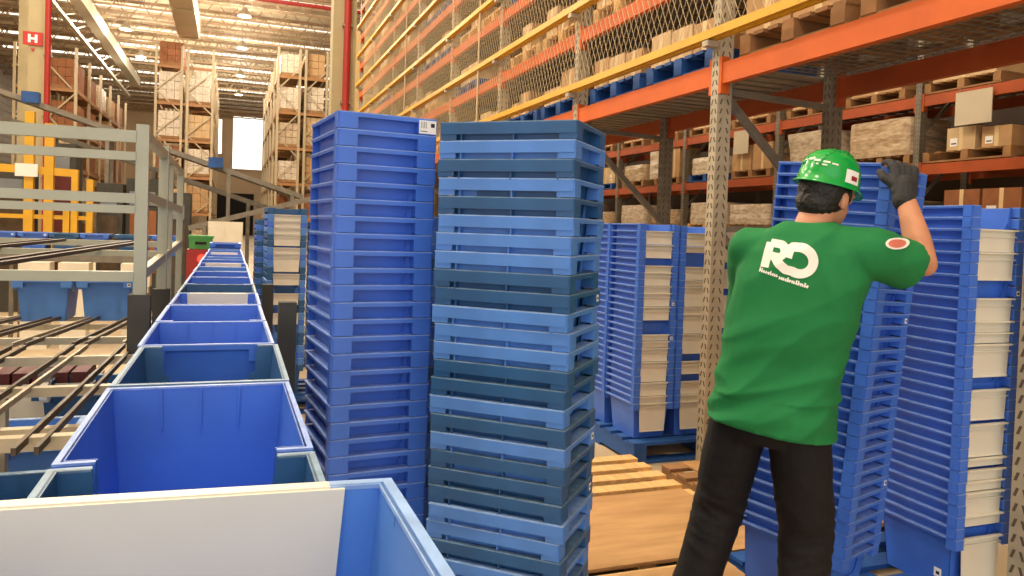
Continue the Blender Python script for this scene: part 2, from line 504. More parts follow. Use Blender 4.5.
# stack the worker tilts
G6 = 'totes of the tilted stack the worker holds'
ux, uy = Vector((0.921, 0.382, 0)), Vector((-0.382, 0.921, 0))
b6 = Vector((2.063, 2.113, 0)) + ux * 0.15 + uy * 0.2
lean = Matrix.Rotation(rad(4.6), 4, Vector((0.349, 0.937, 0)))
stack((b6.x, b6.y, 0.125), math.atan2(0.382, 0.921), 33, 0.0445, ['blue'], 'the tilted stack held by the worker', G6, cut=True, tilt=lean, lip=True, sc=1.09, stickers={12: 'tab', 26: 'tab'})

# distant stacks beyond the royal blue stack
G7 = 'totes of the distant stacks by the conveyor'
seq7 = ['teal', 'light', 'blue', 'light', 'teal']
plateE = {1: 0.05, 2: 0.05, 3: 0.05, 4: 0.09, 6: 0.05, 7: 0.14, 10: 0.09, 13: 0.09, 16: 0.09}
stack((0.42, 6.45, 0.12), rad(2), 25, 0.052, seq7, 'the distant stack with white ends', G7, near='open', cut=True, plates=plateE)
stack((0.76, 6.5, 0.12), rad(-3), 23, 0.052, ['teal', 'light'], 'the distant all-blue stack', G7)
stack((0.40, 8.4, 0.12), rad(2), 22, 0.055, ['teal', 'blue'], 'the most distant stack by the conveyor', G7)
wood_pallet('plastic_pallet', 0.2, 6.1, 1.2, 6.9, 'blue pallet under the distant white-ended stack', 'bpal', 0.12)
wood_pallet('plastic_pallet', 0.2, 8.1, 1.2, 8.9, 'blue pallet under the most distant stack', 'bpal', 0.12)
# ------------------------------------------------------------------ conveyor and its totes
XC = -0.04
BED = 0.965
t = thing('roller_conveyor', 'long grey roller conveyor carrying the single row of blue totes', 'conveyor', (XC, 4.2, 0))
y0, y1 = -4.1, 4.7
for s in (-1, 1):
    MB().rng(s * 0.150, s * 0.172, y0, y1, BED - 0.09, BED - 0.004).build('side_rail', M['galvd'], t)
rl = MB()
k = y0 + 0.06
while k < y1:
    rl.tube((-0.15, k, BED - 0.02), (0.15, k, BED - 0.02), 0.02, 8)
    k += 0.0855
rl.build('rollers', M['galvd'], t, smooth=False)
for y in (-3.9, -2.6, -0.9, 0.6, 2.2, 4.1):
    for s in (-1, 1):
        lg = MB().rng(s * 0.125, s * 0.165, y - 0.02, y + 0.02, 0.01, BED - 0.09)
        lg.rng(s * 0.105, s * 0.185, y - 0.04, y + 0.04, 0, 0.012)
        lg.build('leg', M['galvd'], t)

GC = 'totes in the row on the conveyor'
row = [('teal', {'cut_far': True, 'far': 'open'}, 'dark teal tote nearest behind the white-panelled one on the conveyor'),
       ('blue', {'cut_near': True, 'near': 'open', 'ribs': True}, 'large looking royal blue tote, second in the conveyor row'),
       ('teal', {'cut_far': True, 'far': 'open'}, 'dark teal tote with an open far end, third in the conveyor row'),
       ('blue', {'ribs': True}, 'royal blue tote showing its near handle recess, fourth in the conveyor row'),
       ('blue', {'cut_near': True, 'near': 'open'}, 'royal blue tote before the white-ended one, fifth in the conveyor row'),
       ('blue', {'cut_far': True, 'far': 'open', 'gate': 1}, 'royal blue tote with a white far panel, sixth in the conveyor row'),
       ('teal', {}, 'dark teal tote behind the white-ended one, seventh in the conveyor row'),
       ('blue', {'cut_near': True, 'near': 'open'}, None), ('blue', {}, None), ('light', {}, None), ('blue', {'cut_far': True, 'far': 'open', 'gate': 1}, None),
       ('blue', {}, None), ('light', {}, None), ('blue', {}, None), ('blue', {'cut_far': True, 'far': 'open', 'gate': 1}, None), ('blue', {}, None), ('light', {}, None), ('blue', {}, None)]
for i, (c, kw, lab) in enumerate(row):
    y = 0.782 + 0.452 * i
    lab = lab or '%s tote, %s in the conveyor row counting from the camera' % (CNAME[c], ORD[i])
    mm = Matrix.Translation((XC + (R.uniform(-0.004, 0.004) if i else 0), y, BED)) @ Matrix.Rotation(R.uniform(-0.008, 0.008), 4, 'Z') @ Matrix.Diagonal((1, 1.09, 1, 1))
    tote(mm, c, lab, GC, thin=True, **kw)
tote(Matrix.Translation((XC, 0.37, BED)), 'blue', 'blue tote underneath the big white-panelled front tote on the conveyor', GC, thin=True)
tote(Matrix.Translation((XC + 0.002, 0.352, 1.077)) @ Matrix.Rotation(rad(1.5), 4, 'Y') @ Matrix.Rotation(rad(0.5), 4, 'Z'), 'light',
     'light blue tote with a big white end panel, nearest the camera', GC, thin=True, cut_far=True, far='open', gate=1)
tote(Matrix.Translation((XC, 0.782 + 0.452 * 17, BED + 0.055)), 'blue', 'blue tote nested raised at the far end of the conveyor row', GC)

# foam-wrapped guard posts beside the conveyor
for (x, y, z1, lab) in ((0.185, 2.62, 1.235, 'dark guard post between the conveyor and the royal blue stack'),
                        (0.20, 4.3, 1.16, 'dark guard post right of the conveyor, further back')):
    g = thing('guard_post', lab, 'post', (x, y, 0))
    MB().rng(-0.028, 0.028, -0.028, 0.028, 0, z1).build('foam_sleeve', M['foam'], g)
    MB().rng(-0.05, 0.05, -0.05, 0.05, 0, 0.01).build('base_plate', M['galvd'], g)

# ------------------------------------------------------------------ flow rack on the left
fr = thing('flow_rack', 'grey-green steel flow rack with roller tracks left of the conveyor', 'rack', (-0.30, 3.04, 0))
def L(x, y, z):
    return (x + 0.30, y - 3.04, z)
def fbar(p, q, w, h, name, m, lab=None):
    MB().bar(L(*p), L(*q), w, h).build(name, M[m], fr, label=lab)
for y, zt in ((3.04, 1.83), (3.98, 1.84), (4.35, 1.82), (5.25, 1.81)):
    w = 0.042 if y < 4.2 else 0.036
    p = MB().rng(-w / 2, w / 2, y - 3.04 - w / 2, y - 3.04 + w / 2, 0.01, zt)
    p.rng(-0.05, 0.05, y - 3.09, y - 2.99, 0, 0.012)
    p.build('post', M['greyg'], fr)
for y, z0, z1 in ((3.04, 0.92, 1.22), (3.98, 0.9, 1.16)):
    MB().rng(-0.036, 0.036, y - 3.04 - 0.036, y - 3.04 + 0.036, z0, z1).build('post_guard', M['foam'], fr, label='dark foam sleeve on a post')
for x in (-1.55, -2.9):
    for y in (3.04, 5.25):
        MB().rng(x + 0.30 - 0.02, x + 0.30 + 0.02, y - 3.06, y - 3.02, 0, 1.83).build('post', M['greyg'], fr)
for y, z, h in ((3.03, 1.785, 0.042), (3.03, 1.715, 0.03), (3.03, 1.565, 0.034), (3.03, 1.525, 0.028), (3.03, 1.285, 0.036),
                (5.25, 1.33, 0.036), (4.35, 1.31, 0.03)):
    fbar((-0.32, y, z), (-3.0, y, z), 0.03, h, 'cross_beam', 'greyg')
for z0, z1 in ((1.80, 1.79), (1.575, 1.555), (1.29, 1.34)):
    fbar((-0.30, 3.06, z0), (-0.30, 5.25, z1), 0.03, 0.036, 'side_beam', 'greyg')
# lower deck, nearer the camera
for y, z, h in ((1.52, 0.985, 0.024), (1.86, 1.01, 0.030), (2.05, 0.985, 0.022), (2.42, 1.005, 0.026), (2.95, 1.0, 0.030), (3.55, 0.98, 0.028), (4.6, 0.90, 0.028), (5.3, 0.86, 0.028)):
    fbar((-0.27, y, z), (-3.0, y, z), 0.03, h, 'cross_beam', 'alu')
tr = 0
for x in (-0.335, -0.375, -0.50, -0.545, -0.70, -0.745, -0.90, -0.945, -1.10, -1.145, -1.32, -1.365, -1.52, -1.565):
    fbar((x - 0.02, 1.75, 1.022), (x + 0.01, 3.2, 1.01), 0.009, 0.016, 'roller_track', 'alu' if tr % 5 == 2 else 'rust')
    fbar((x, 3.25, 1.01), (x, 5.3, 0.885), 0.010, 0.016, 'roller_track', 'alu' if tr % 4 == 1 else 'rust')
    tr += 1
for x in (-0.55, -0.62, -0.98, -1.05, -1.40, -1.47, -1.85, -1.92):
    fbar((x - 0.25, 3.05, 1.31), (x + 0.05, 5.2, 1.345), 0.022, 0.016, 'roller_track', 'rust')
for x, y in ((-0.55, 1.55), (-0.95, 1.55), (-0.60, 2.5), (-1.2, 2.5)):
    MB().rng(x + 0.28, x + 0.32, y - 3.06, y - 3.02, 0, 0.98).build('post', M['alu'], fr)
# shelf below
for y in (2.0, 2.6, 3.4, 4.3):
    fbar((-0.33, y, 0.55), (-3.0, y, 0.55), 0.03, 0.03, 'cross_beam', 'alu')
sh = MB()
for i in range(22):
    sh.rng(-2.6, -0.05, 1.95 - 3.04 + i * 0.11, 1.95 - 3.04 + i * 0.11 + 0.03, 0.565, 0.58)
sh.build('lower_shelf', M['alu'], fr)

GL = 'totes inside the flow rack'
def T(x, y, z, rz=0.0):
    return Matrix.Translation((x, y, z)) @ Matrix.Rotation(rz, 4, 'Z')
tote(T(-0.985, 5.12, 0.885), 'light', 'light blue tote of white goods on the flow rack deck, left of its twin', GL, sticker=None)
tote(T(-0.665, 5.12, 0.885), 'light', 'light blue tote with a white label on the flow rack deck', GL, sticker='tab')
for x, y, c, lab in ((-0.62, 2.75, 'light', 'light blue tote low on the flow rack shelf nearest the conveyor'),
                     (-0.60, 2.15, 'teal', 'dark teal tote lowest and nearest on the flow rack shelf'),
                     (-0.98, 3.0, 'light', 'light blue tote low on the flow rack shelf behind a track'),
                     (-1.05, 2.35, 'blue', 'royal blue tote low on the flow rack shelf at the frame edge'),
                     (-0.50, 3.5, 'teal', 'dark teal tote low on the flow rack shelf by the guarded post')):
    tote(T(x, y, 0.58, rad(90)), c, lab, GL)
# goods in the left deck tote
for i in range(3):
    q = MB().box((-1.045 + i * 0.055, 5.08 + 0.03 * i, 1.09), (0.07, 0.2, 0.09), 0, Matrix.Rotation(0.3 * i, 3, 'Z'))
    tag(q.build('white_bag', M['paper']), 'white bag in the light blue flow rack tote, %s of three' % ('left', 'middle', 'right')[i], 'bag', 'white bags in the flow rack tote')
wb = thing('open_crate', 'white open crate of dark red packs low inside the flow rack', 'crate', (-0.72, 3.72, 0.58))
cm = MB()
cm.rng(-0.2, 0.2, -0.15, 0.15, 0, 0.005)
for s in (-1, 1):
    cm.rng(s * 0.197, s * 0.2, -0.15, 0.15, 0, 0.22)
    cm.rng(-0.2, 0.2, s * 0.147, s * 0.15, 0, 0.22)
cm.build('crate_body', M['white'], wb)
for i in range(5):
    q = MB().box((-0.86 + i * 0.07, 3.72, 0.72), (0.06, 0.24, 0.24), 0)
    tag(q.build('red_pack', M['maroon']), 'dark red pack in the white crate, %s from the left' % ORD[i], 'pack', 'dark red packs in the white crate')
# caster wheel hung in the deck
q = thing('caster_wheel', 'pale caster wheel under the flow rack deck', 'wheel', (-0.575, 2.95, 0.875))
MB().tube((-0.012, 0, 0.02), (0.012, 0, 0.02), 0.036, 20).build('tyre', M['white'], q)
MB().tube((-0.016, 0, 0.02), (0.016, 0, 0.02), 0.014, 12).build('hub', M['galvd'], q)
MB().rng(-0.02, 0.02, -0.012, 0.012, 0.058, 0.104).build('fork', M['galvd'], q)

# ------------------------------------------------------------------ tote row on the cross conveyor
cc = thing('belt_conveyor', 'low cross conveyor carrying blue totes behind the flow rack', 'conveyor', (-1.7, 10.2, 0))
MB().rng(-1.6, 1.0, -0.22, 0.22, 0.98, 1.04).build('belt_bed', M['black'], cc)
for s in (-1, 1):
    MB().rng(-1.6, 1.0, s * 0.22, s * 0.25, 0.95, 1.06).build('side_rail', M['galvd'], cc)
for x in (-1.4, -0.6, 0.1, 0.9):
    for s in (-1, 1):
        MB().rng(x - 0.02, x + 0.02, s * 0.2 - 0.02, s * 0.2 + 0.02, 0, 0.98).build('leg', M['galvd'], cc)
GR = 'totes on the cross conveyor behind the flow rack'
for i, (x, c, st) in enumerate(((-2.78, 'blue', 0), (-2.42, 'blue', 'tab'), (-2.10, 'blue', 'tab'), (-1.79, 'teal', 0), (-1.48, 'blue', 0), (-1.08, 'teal', 'tab'), (-0.86, 'blue', 0))):
    rz_ = rad(90) if i == 5 else 0
    if i == 6:
        x = -0.72
    tote(T(x, 10.2, 1.04, rz_), c, '%s tote on the cross conveyor behind the flow rack, %s from the left' % (CNAME[c], ORD[i]), GR, sticker=st or None)
for i, x in enumerate((-2.55, -2.0, -1.62, -1.0)):
    q = MB().rng(x - 0.15, x + 0.15, 9.6, 9.85, 0.70, 0.96)
    q.rng(x - 0.13, x + 0.13, 9.62, 9.83, 0.0, 0.70)
    tag(q.build('white_bin', M['white']), 'tall white bin in front of the cross conveyor, %s from the left' % ORD[i], 'bin', 'white bins before the cross conveyor')

# ------------------------------------------------------------------ yellow machine guard
yg = thing('machine_guard', 'yellow tubular machine guard frame behind the cross conveyor', 'guard frame', (-2.6, 12.7, 0))
for x, zt in ((-0.62, 2.05), (-0.12, 2.95), (0.13, 2.80), (0.46, 2.12), (0.66, 2.02), (-0.98, 2.0), (0.36, 1.62)):
    w_ = 0.058 if zt > 2.5 else 0.042
    MB().rng(x - w_, x + w_, -0.06, 0.06, 0, zt).build('guard_post', M['yellow'], yg)
MB().bar((-1.4, 0.02, 2.16), (0.5, 0.02, 2.10), 0.10, 0.11).build('guard_bar', M['yellow'], yg)
MB().bar((-1.4, 0.02, 1.45), (0.7, 0.02, 1.45), 0.06, 0.06).build('guard_bar', M['yellow'], yg)
MB().rng(-0.28, 0.0, -0.10, -0.06, 2.02, 2.20).build('warning_plate', M['paper'], yg, label='pale plate on the yellow bar')
for i, (x, y, w, h) in enumerate(((-3.1, 13.6, 0.5, 2.2), (-2.5, 13.9, 0.42, 2.6), (-1.75, 13.5, 0.35, 2.0), (-1.3, 13.7, 0.5, 2.1), (-0.75, 13.4, 0.3, 1.9))):
    m = thing('sorter_cabinet', ('dark machine cabinet behind the left of the yellow guard', 'taller dark machine cabinet behind the tall yellow posts',
                                 'narrow dark machine cabinet right of the yellow guard', 'dark machine cabinet between the yellow guard and the grey post', 'slim dark machine cabinet behind the grey rack post')[i], 'cabinet', (x, y, 0))
    MB().rng(-w / 2, w / 2, -0.3, 0.3, 0, h).build('housing', M['foam'], m)
    MB().rng(-w / 2 + 0.06, w / 2 - 0.06, -0.312, -0.3, 0.6, h - 0.5).build('door_panel', (M['rust'], M['maroon'], M['rust'], M['card3'], M['rust'])[i], m)
    MB().rng(-w / 2 + 0.05, w / 2 - 0.08, -0.32, -0.312, h - 0.42, h - 0.2).build('screen', M['screen'], m)

# ------------------------------------------------------------------ things at the end of the conveyor
gc = thing('small_crate', 'green plastic crate on the red cart left of the conveyor end', 'crate', (-0.30, 9.25, 1.165))
MB().rng(-0.12, 0.12, -0.12, 0.12, 0, 0.12).rng(-0.13, 0.13, -0.13, 0.13, 0.12, 0.15).build('crate_body', M['gplast'], gc)
MB().rng(-0.06, 0.06, -0.135, -0.13, 0.05, 0.08).build('handle', M['darkb'], gc)
rc = thing('signal_cart', 'red cart with a lit red light left of the conveyor end', 'cart', (-0.31, 9.25, 0))
MB().rng(-0.13, 0.10, -0.2, 0.2, 0.25, 1.16).build('cart_body', M['rplast'], rc)
MB().tube((0.03, -0.22, 1.06), (0.03, -0.2, 1.06), 0.05, 16).build('signal_light', M['led'], rc)
for sx in (-1, 1):
    for sy in (-1, 1):
        MB().tube((sx * 0.10, sy * 0.14, 0.1), (sx * 0.06, sy * 0.14, 0.1), 0.1, 14).rng(sx * 0.07, sx * 0.09, sy * 0.14 - 0.02, sy * 0.14 + 0.02, 0.1, 0.26).build('wheel', M['black'], rc)
# ------------------------------------------------------------------ setting
struct('floor', MB().rng(-16, 10.6, -3, 84, -0.1, 0), M['conc'], 'pale polished concrete warehouse floor', 'floor')
tag(MB().rng(-1.9, -1.5, 2.0, 2.12, 0.0, 0.002).build('floor_marking', M['floorline']), 'yellow painted floor line under the flow rack', 'floor marking', None, 'structure')
struct('ceiling', MB().rng(-16, 10.6, -3, 84, 12.6, 12.8), M['ceil'], 'cream sheet roof above the steel trusses', 'ceiling')
fw = MB()
fw.rng(-16, 10.6, 82, 82.3, 0, 12.6)
fo = struct('wall_far', fw, M['wallm'], 'cream far end wall of the warehouse', 'wall')
for i, (x0, x1, z0, z1, lab) in enumerate(((-1.9, -0.9, 8.0, 11.6, 'narrow bright window high on the far wall'), (0.0, 3.2, 6.6, 12.0, 'broad bright window high on the far wall'),
                                           (-14.0, -10.0, 7.4, 11.2, 'bright window high on the far wall, left of the racks'))):
    w = MB().rng(x0, x1, 81.9, 82.0, z0, z1)
    o = thing('window_%d' % (i + 1), lab, 'window')
    o['kind'] = 'structure'
    w.build('pane', M['sky'], o)
    f = MB()
    for x in (x0, x1):
        f.rng(x - 0.08, x + 0.08, 81.8, 82.0, z0, z1)
    for z in (z0, z1):
        f.rng(x0, x1, 81.8, 82.0, z - 0.08, z + 0.08)
    f.build('window_frame', M['wallm'], o)
dd = thing('door_1', 'dark dock doorway low in the far wall', 'door')
dd['kind'] = 'structure'
MB().rng(-2.2, 2.2, 81.9, 82.0, 0, 4.2).build('opening', M['darkb'], dd)
lw = MB().rng(-16.2, -16, -3, 84, 0, 12.6)
for i in range(26):
    lw.rng(-16, -15.94, -3, 84, 0.45 + i * 0.48, 0.52 + i * 0.48)
struct('wall_left', lw, M['wallg'], 'ribbed pale grey left wall of the warehouse', 'wall')
struct('wall_right', MB().rng(10.6, 10.8, -3, 84, 0, 12.6), M['walld'], 'wall behind the far pallet rack, darkened with aisle shade', 'wall')  # put in to block ambient light, aisle shade in its colour
wn = MB().rng(-16, -7.5, -3.2, -3, 0, 12.6).rng(3.4, 10.6, -3.2, -3, 0, 12.6).rng(-7.5, 3.4, -3.2, -3, 6.5, 12.6)  # wall added out of view to cut the light on the right
struct('wall_near_blocker', wn, M['wallm'], 'unseen cream wall behind the camera, added with a dock opening to shape light', 'wall')
# roof trusses across the hall
for i in range(20):
    y = 34 + i * 2.45
    b = MB()
    b.rng(-15.9, 10.5, y - 0.07, y + 0.07, 12.42, 12.56)
    b.rng(-15.9, 10.5, y - 0.05, y + 0.05, 11.60, 11.70)
    n = 22
    for k in range(n):
        xa, xb = -15.9 + 26.4 * k / n, -15.9 + 26.4 * (k + 1) / n
        xm = (xa + xb) / 2
        b.bar((xa, y, 11.66), (xm, y, 12.48), 0.05, 0.05)
        b.bar((xm, y, 12.48), (xb, y, 11.66), 0.05, 0.05)
    tag(b.build('trim_%d' % (i + 1), M['truss']), 'brown lattice steel roof truss, %s beyond the first visible one' % ORD[i], 'roof truss', 'roof trusses', 'structure')
for i in range(9):
    y = 35.2 + i * 4.9
    o = MB().rng(-14.5, 9.5, y, y + 0.55, 12.56, 12.6).build('window_%d' % (i + 4), M['skyl'])
    tag(o, 'bright roof skylight strip, %s between the trusses' % ORD[i], 'skylight', 'roof skylight strips', 'structure')
# long girder and duct under the roof
g = MB()
g.rng(-6.7, -6.2, 20, 60, 10.7, 11.3)
for k in range(16):
    g.bar((-6.9, 20 + k * 2.5, 10.0), (-6.9, 22.5 + k * 2.5, 10.7), 0.06, 0.06)
g.rng(-7.0, -6.8, 20, 60, 9.9, 10.05)
tag(g.build('beam', M['duct']), 'long pale girder running down the hall on the left', 'beam', None, 'structure')
d = thing('air_duct', 'large pale rectangular air duct hanging under the roof', 'duct', (-1.9, 30, 0))
MB().rng(-0.42, 0.42, -6, 7, 9.5, 10.5).build('duct_run', M['duct'], d)
for y in (-5, -1.5, 2, 6.9):
    MB().rng(-0.46, 0.46, y - 0.06, y + 0.06, 9.46, 10.54).build('flange', M['duct'], d)
    MB().bar((0.38, y, 10.5), (0.38, y, 12.6), 0.03, 0.03).bar((-0.38, y, 10.5), (-0.38, y, 12.6), 0.03, 0.03).build('hanger', M['truss'], d)
# fire pipe across the roof
fp = MB()
fp.tube((-4.0, 36, 11.35), (10, 36, 11.35), 0.09, 10)
tag(fp.build('hanging_sprinkler_pipe', M['pipe']), 'red sprinkler pipe crossing under the roof', 'pipe')

# columns
def column(x, y, w, lab, pipe=None, sign=False, ztop=12.6, h=None):
    c = thing('column', lab, 'column', (x, y, 0))
    c['kind'] = 'structure'
    MB().rng(-w / 2, w / 2, -w / 2, w / 2, 0, ztop).build('shaft', M['colm'], c)
    if pipe is not None:
        p = thing('fire_pipe', 'red vertical fire pipe fixed to the %s' % ('column behind the royal blue stack' if not sign else 'column with the hydrant sign'), 'pipe', (x, y, 0))
        m = MB()
        m.tube((pipe, -w / 2 - 0.07, 0), (pipe, -w / 2 - 0.07, ztop), 0.055, 12)
        m.build('pipe_run', M['pipe'], p)
        k = MB()
        for z in (2.2, 3.4, 4.6, 6.5, 8.5):
            k.rng(pipe - 0.075, pipe + 0.075, -w / 2 - 0.09, -w / 2, z - 0.02, z + 0.02)
        k.build('pipe_clip', M['galvd'], p)
    return c
column(1.62, 12.4, 0.36, 'pale concrete column behind the royal blue tote stack', pipe=0.03)
column(-3.64, 17.5, 0.28, 'pale concrete column with the red hydrant sign', pipe=0.21, sign=True)
column(-6.9, 31.5, 0.42, 'pale concrete column beyond the one with the sign')
# hydrant sign: red square, white H shape, small dark arrow under it
sg = thing('hydrant_sign', 'small red hydrant sign high on the left column', 'sign', (-3.70, 17.35, 4.78))
MB().rng(-0.17, 0.17, -0.012, 0, 0, 0.26).build('sign_plate', M['signr'], sg)
h = MB()
h.rng(-0.08, -0.035, -0.015, -0.012, 0.05, 0.21)
h.rng(0.035, 0.08, -0.015, -0.012, 0.05, 0.21)
h.rng(-0.035, 0.035, -0.015, -0.012, 0.11, 0.15)
h.build('symbol', M['paper'], sg)
MB().poly([(-0.04, -0.012, -0.06), (0.04, -0.012, -0.06), (0, -0.012, -0.13)], (0, 0.01, 0)).build('arrow', M['signr'], sg)

# high-bay lamps
def lamp(x, y, z, lab, power=420):
    t = thing('high_bay_lamp', lab, 'lamp', (x, y, z), 0, 'high-bay lamps')
    b = MB()
    n = 16
    rings = []
    for zz, r in ((0.0, 0.30), (0.10, 0.29), (0.26, 0.14), (0.40, 0.10)):
        rings.append([Vector((r * math.cos(2 * math.pi * i / n), r * math.sin(2 * math.pi * i / n), zz)) for i in range(n)])
    b.loft(rings)
    b.build('housing', M['fix'], t, smooth=False)
    MB().tube((0, 0, -0.02), (0, 0, -0.002), 0.27, 20).build('lens', M['lamp'], t)
    MB().bar((0, 0, 0.4), (0, 0, 12.6 - z), 0.02, 0.02).build('hanger', M['truss'], t)
    ld = bpy.data.lights.new('lamp_light', 'POINT')
    ld.shadow_soft_size = 0.25
    ld.energy = power
    ld.color = (1.0, 0.90, 0.74)
    lo = bpy.data.objects.new('lamp_light', ld)
    COL.objects.link(lo)
    lo.parent = t
    lo.location = (0, 0, -0.34)
for i, y in enumerate((31, 37.5, 44.5, 53, 61)):
    lamp(0.4, y, 10.9, 'bright high-bay lamp over the centre aisle, %s from the front' % ORD[i], 850)
for i, y in enumerate((36, 43.5, 50.5)):
    lamp(-5.2, y, 11.0, 'bright high-bay lamp over the left aisle, %s from the front' % ORD[i], 850)
for i, (x, y) in enumerate(((-1.2, 0.5), (-1.2, 7.5), (-1.2, 15), (-1.2, 23), (-6.5, 6), (-6.5, 15), (-6.5, 24))):  # near lamps out of view, added to light the foreground
    lamp(x, y, 10.9, 'unseen high-bay lamp added to light the foreground, %s of the near rows' % ORD[i], 1300 if i < 4 else 1600)

w = bpy.data.worlds.new('world')
SC.world = w
w.use_nodes = True
w.node_tree.nodes['Background'].inputs['Color'].default_value = (1.0, 0.97, 0.93, 1)
w.node_tree.nodes['Background'].inputs['Strength'].default_value = 1.9
SC.view_settings.exposure = -0.18

# inclined belt conveyors in the middle distance
def incline(p, q, lab, boxes, legs):
    p, q = Vector(p), Vector(q)
    t = thing('inclined_conveyor', lab, 'conveyor', (p.x, p.y, 0))
    o = Vector((p.x, p.y, 0))
    for s in (-1, 1):
        MB().bar(p - o + Vector((0, s * 0.25, 0)), q - o + Vector((0, s * 0.25, 0)), 0.04, 0.08).build('side_rail', M['galvd'], t)
    MB().bar(p - o + Vector((0, 0, 0.02)), q - o + Vector((0, 0, 0.02)), 0.46, 0.03).build('belt', M['foam'], t)
    for f in boxes:
        c = p.lerp(q, f) - o
        MB().box(c + Vector((0, -0.3, 0.06)), (0.23, 0.2, 0.17)).build('drive_box', M['bpal'], t)
    for f in legs:
        c = p.lerp(q, f) - o
        for s in (-1, 1):
            MB().bar((c.x, s * 0.25, 0), c + Vector((0, s * 0.25, 0)), 0.06, 0.06).build('leg', M['galvd'], t)
incline((-5.0, 14.2, 3.88), (1.2, 14.2, 1.95), 'upper inclined belt conveyor with blue drive boxes', (0.327, 0.766), (0.15, 0.5, 0.80, 0.97))
incline((-3.6, 15.2, 3.08), (1.0, 15.2, 1.64), 'lower inclined belt conveyor behind the upper one', (), (0.15, 0.5, 0.85))
incline((-0.6, 13.0, 1.35), (1.6, 13.0, 2.0), 'short belt conveyor rising to the right beyond the totes', (), (0.1, 0.9))
# cream cabinet beyond the conveyor end
cb = thing('control_cabinet', 'cream control cabinet beyond the end of the tote row', 'cabinet', (-0.06, 12.2, 0))
MB().rng(-0.24, 0.24, -0.2, 0.2, 0, 1.47).build('housing', M['white'], cb)
MB().rng(-0.22, -0.01, -0.21, -0.2, 0.1, 1.4).rng(0.01, 0.22, -0.21, -0.2, 0.1, 1.4).build('door', M['white'], cb)
MB().rng(0.03, 0.05, -0.23, -0.21, 0.8, 0.95).build('handle', M['galvd'], cb)
# ------------------------------------------------------------------ netted pallet rack on the right
def carton_mesh(sx, sy, sz, m, seed=0):
    b = MB()
    b.rng(-sx / 2, sx / 2, -sy / 2, sy / 2, 0, sz, 0)
    e = 0.0015
    b.rng(-sx / 2 - e, -sx / 2, -0.028, 0.028, 0.0, sz, 1)                 # tape running over the left face
    b.rng(-sx / 2, sx / 2, -0.028, 0.028, sz, sz + e, 1)
    b.rng(-0.028, 0.028, -sy / 2 - e, -sy / 2, sz * 0.55, sz, 1)
    if seed % 3 == 0:
        b.rng(-sx / 2 - e, -sx / 2, sy * 0.12, sy * 0.38, sz * 0.2, sz * 0.55, 2)
        b.rng(-sx / 2 - 2 * e, -sx / 2 - e, sy * 0.16, sy * 0.34, sz * 0.28, sz * 0.34, 3)
        b.rng(sx * 0.1, sx * 0.34, -sy / 2 - e, -sy / 2, sz * 0.2, sz * 0.5, 2)
    return b.mesh('carton', [M[m], M['tape'], M['paper'], M['ink']])

def carton(x, y, z, s, m, label, group, rz=0.0, seed=0, name='carton'):
    key = ('k', tuple(round(v, 2) for v in s), m, seed % 3)
    o = link(name, cached(key, carton_mesh, *[round(v, 2) for v in s], m, seed), None, (x, y, z))
    o.rotation_euler = (0, 0, rz)
    return tag(o, label, 'carton', group)

def small_pallet(x, y, z, lx, ly, m, label, group):
    """pallet on a rack: deck, blocks, bottom boards."""
    key = ('sp', round(lx, 2), round(ly, 2), m)
    if key not in CACHE:
        a = MB()
        for i in range(7):
            yy = -ly / 2 + 0.05 + i * (ly - 0.1) / 6
            a.rng(-lx / 2, lx / 2, yy - 0.045, yy + 0.045, 0.118, 0.14)
        d = MB()
        for xx in (-lx / 2 + 0.05, 0, lx / 2 - 0.05):
            d.rng(xx - 0.045, xx + 0.045, -ly / 2, ly / 2, 0, 0.022)
        st = [('stringer', MB().rng(-lx / 2, lx / 2, yy - 0.05, yy + 0.05, 0.022, 0.118)) for yy in (-ly / 2 + 0.06, 0, ly / 2 - 0.06)]
        CACHE[key] = [(n, q.mesh(n, M[m])) for n, q in [('deck_boards', a), ('bottom_boards', d)] + st]
    t = thing('pallet', label, 'pallet', (x, y, z), 0, group)
    for n, me in CACHE[key]:
        link(n, me, t)
    return t

def upright_mesh(h, w=0.105, d=0.075, m='galv'):
    """perforated upright profile: two columns of dark slots on each visible face."""
    b = MB()
    b.rng(-w / 2, w / 2, -d / 2, d / 2, 0.012, h, 0)
    b.rng(-w / 2 - 0.03, w / 2 + 0.03, -d / 2 - 0.04, d / 2 + 0.04, 0, 0.012, 0)
    z = 0.12
    while z < h - 0.1:
        for s in (-1, 1):
            for (cx, cy, dx, dy) in ((s * w * 0.24, -d / 2, 0.010, 0.001), (-w / 2, s * d * 0.24, 0.001, 0.012)):
                q = s * 0.006
                if dy == 0.001:
                    b.hexa([(cx - dx / 2 + q, cy - 0.0008, z), (cx + dx / 2 + q, cy - 0.0008, z), (cx + dx / 2 + q, cy, z), (cx - dx / 2 + q, cy, z)],
                           [(cx - dx / 2 - q, cy - 0.0008, z + 0.034), (cx + dx / 2 - q, cy - 0.0008, z + 0.034), (cx + dx / 2 - q, cy, z + 0.034), (cx - dx / 2 - q, cy, z + 0.034)], 1)
                else:
                    b.hexa([(cx - 0.0008, cy - dy / 2 + q, z), (cx, cy - dy / 2 + q, z), (cx, cy + dy / 2 + q, z), (cx - 0.0008, cy + dy / 2 + q, z)],
                           [(cx - 0.0008, cy - dy / 2 - q, z + 0.034), (cx, cy - dy / 2 - q, z + 0.034), (cx, cy + dy / 2 - q, z + 0.034), (cx - 0.0008, cy + dy / 2 - q, z + 0.034)], 1)
        z += 0.06
    return b.mesh('upright', [M[m], M['slot']])

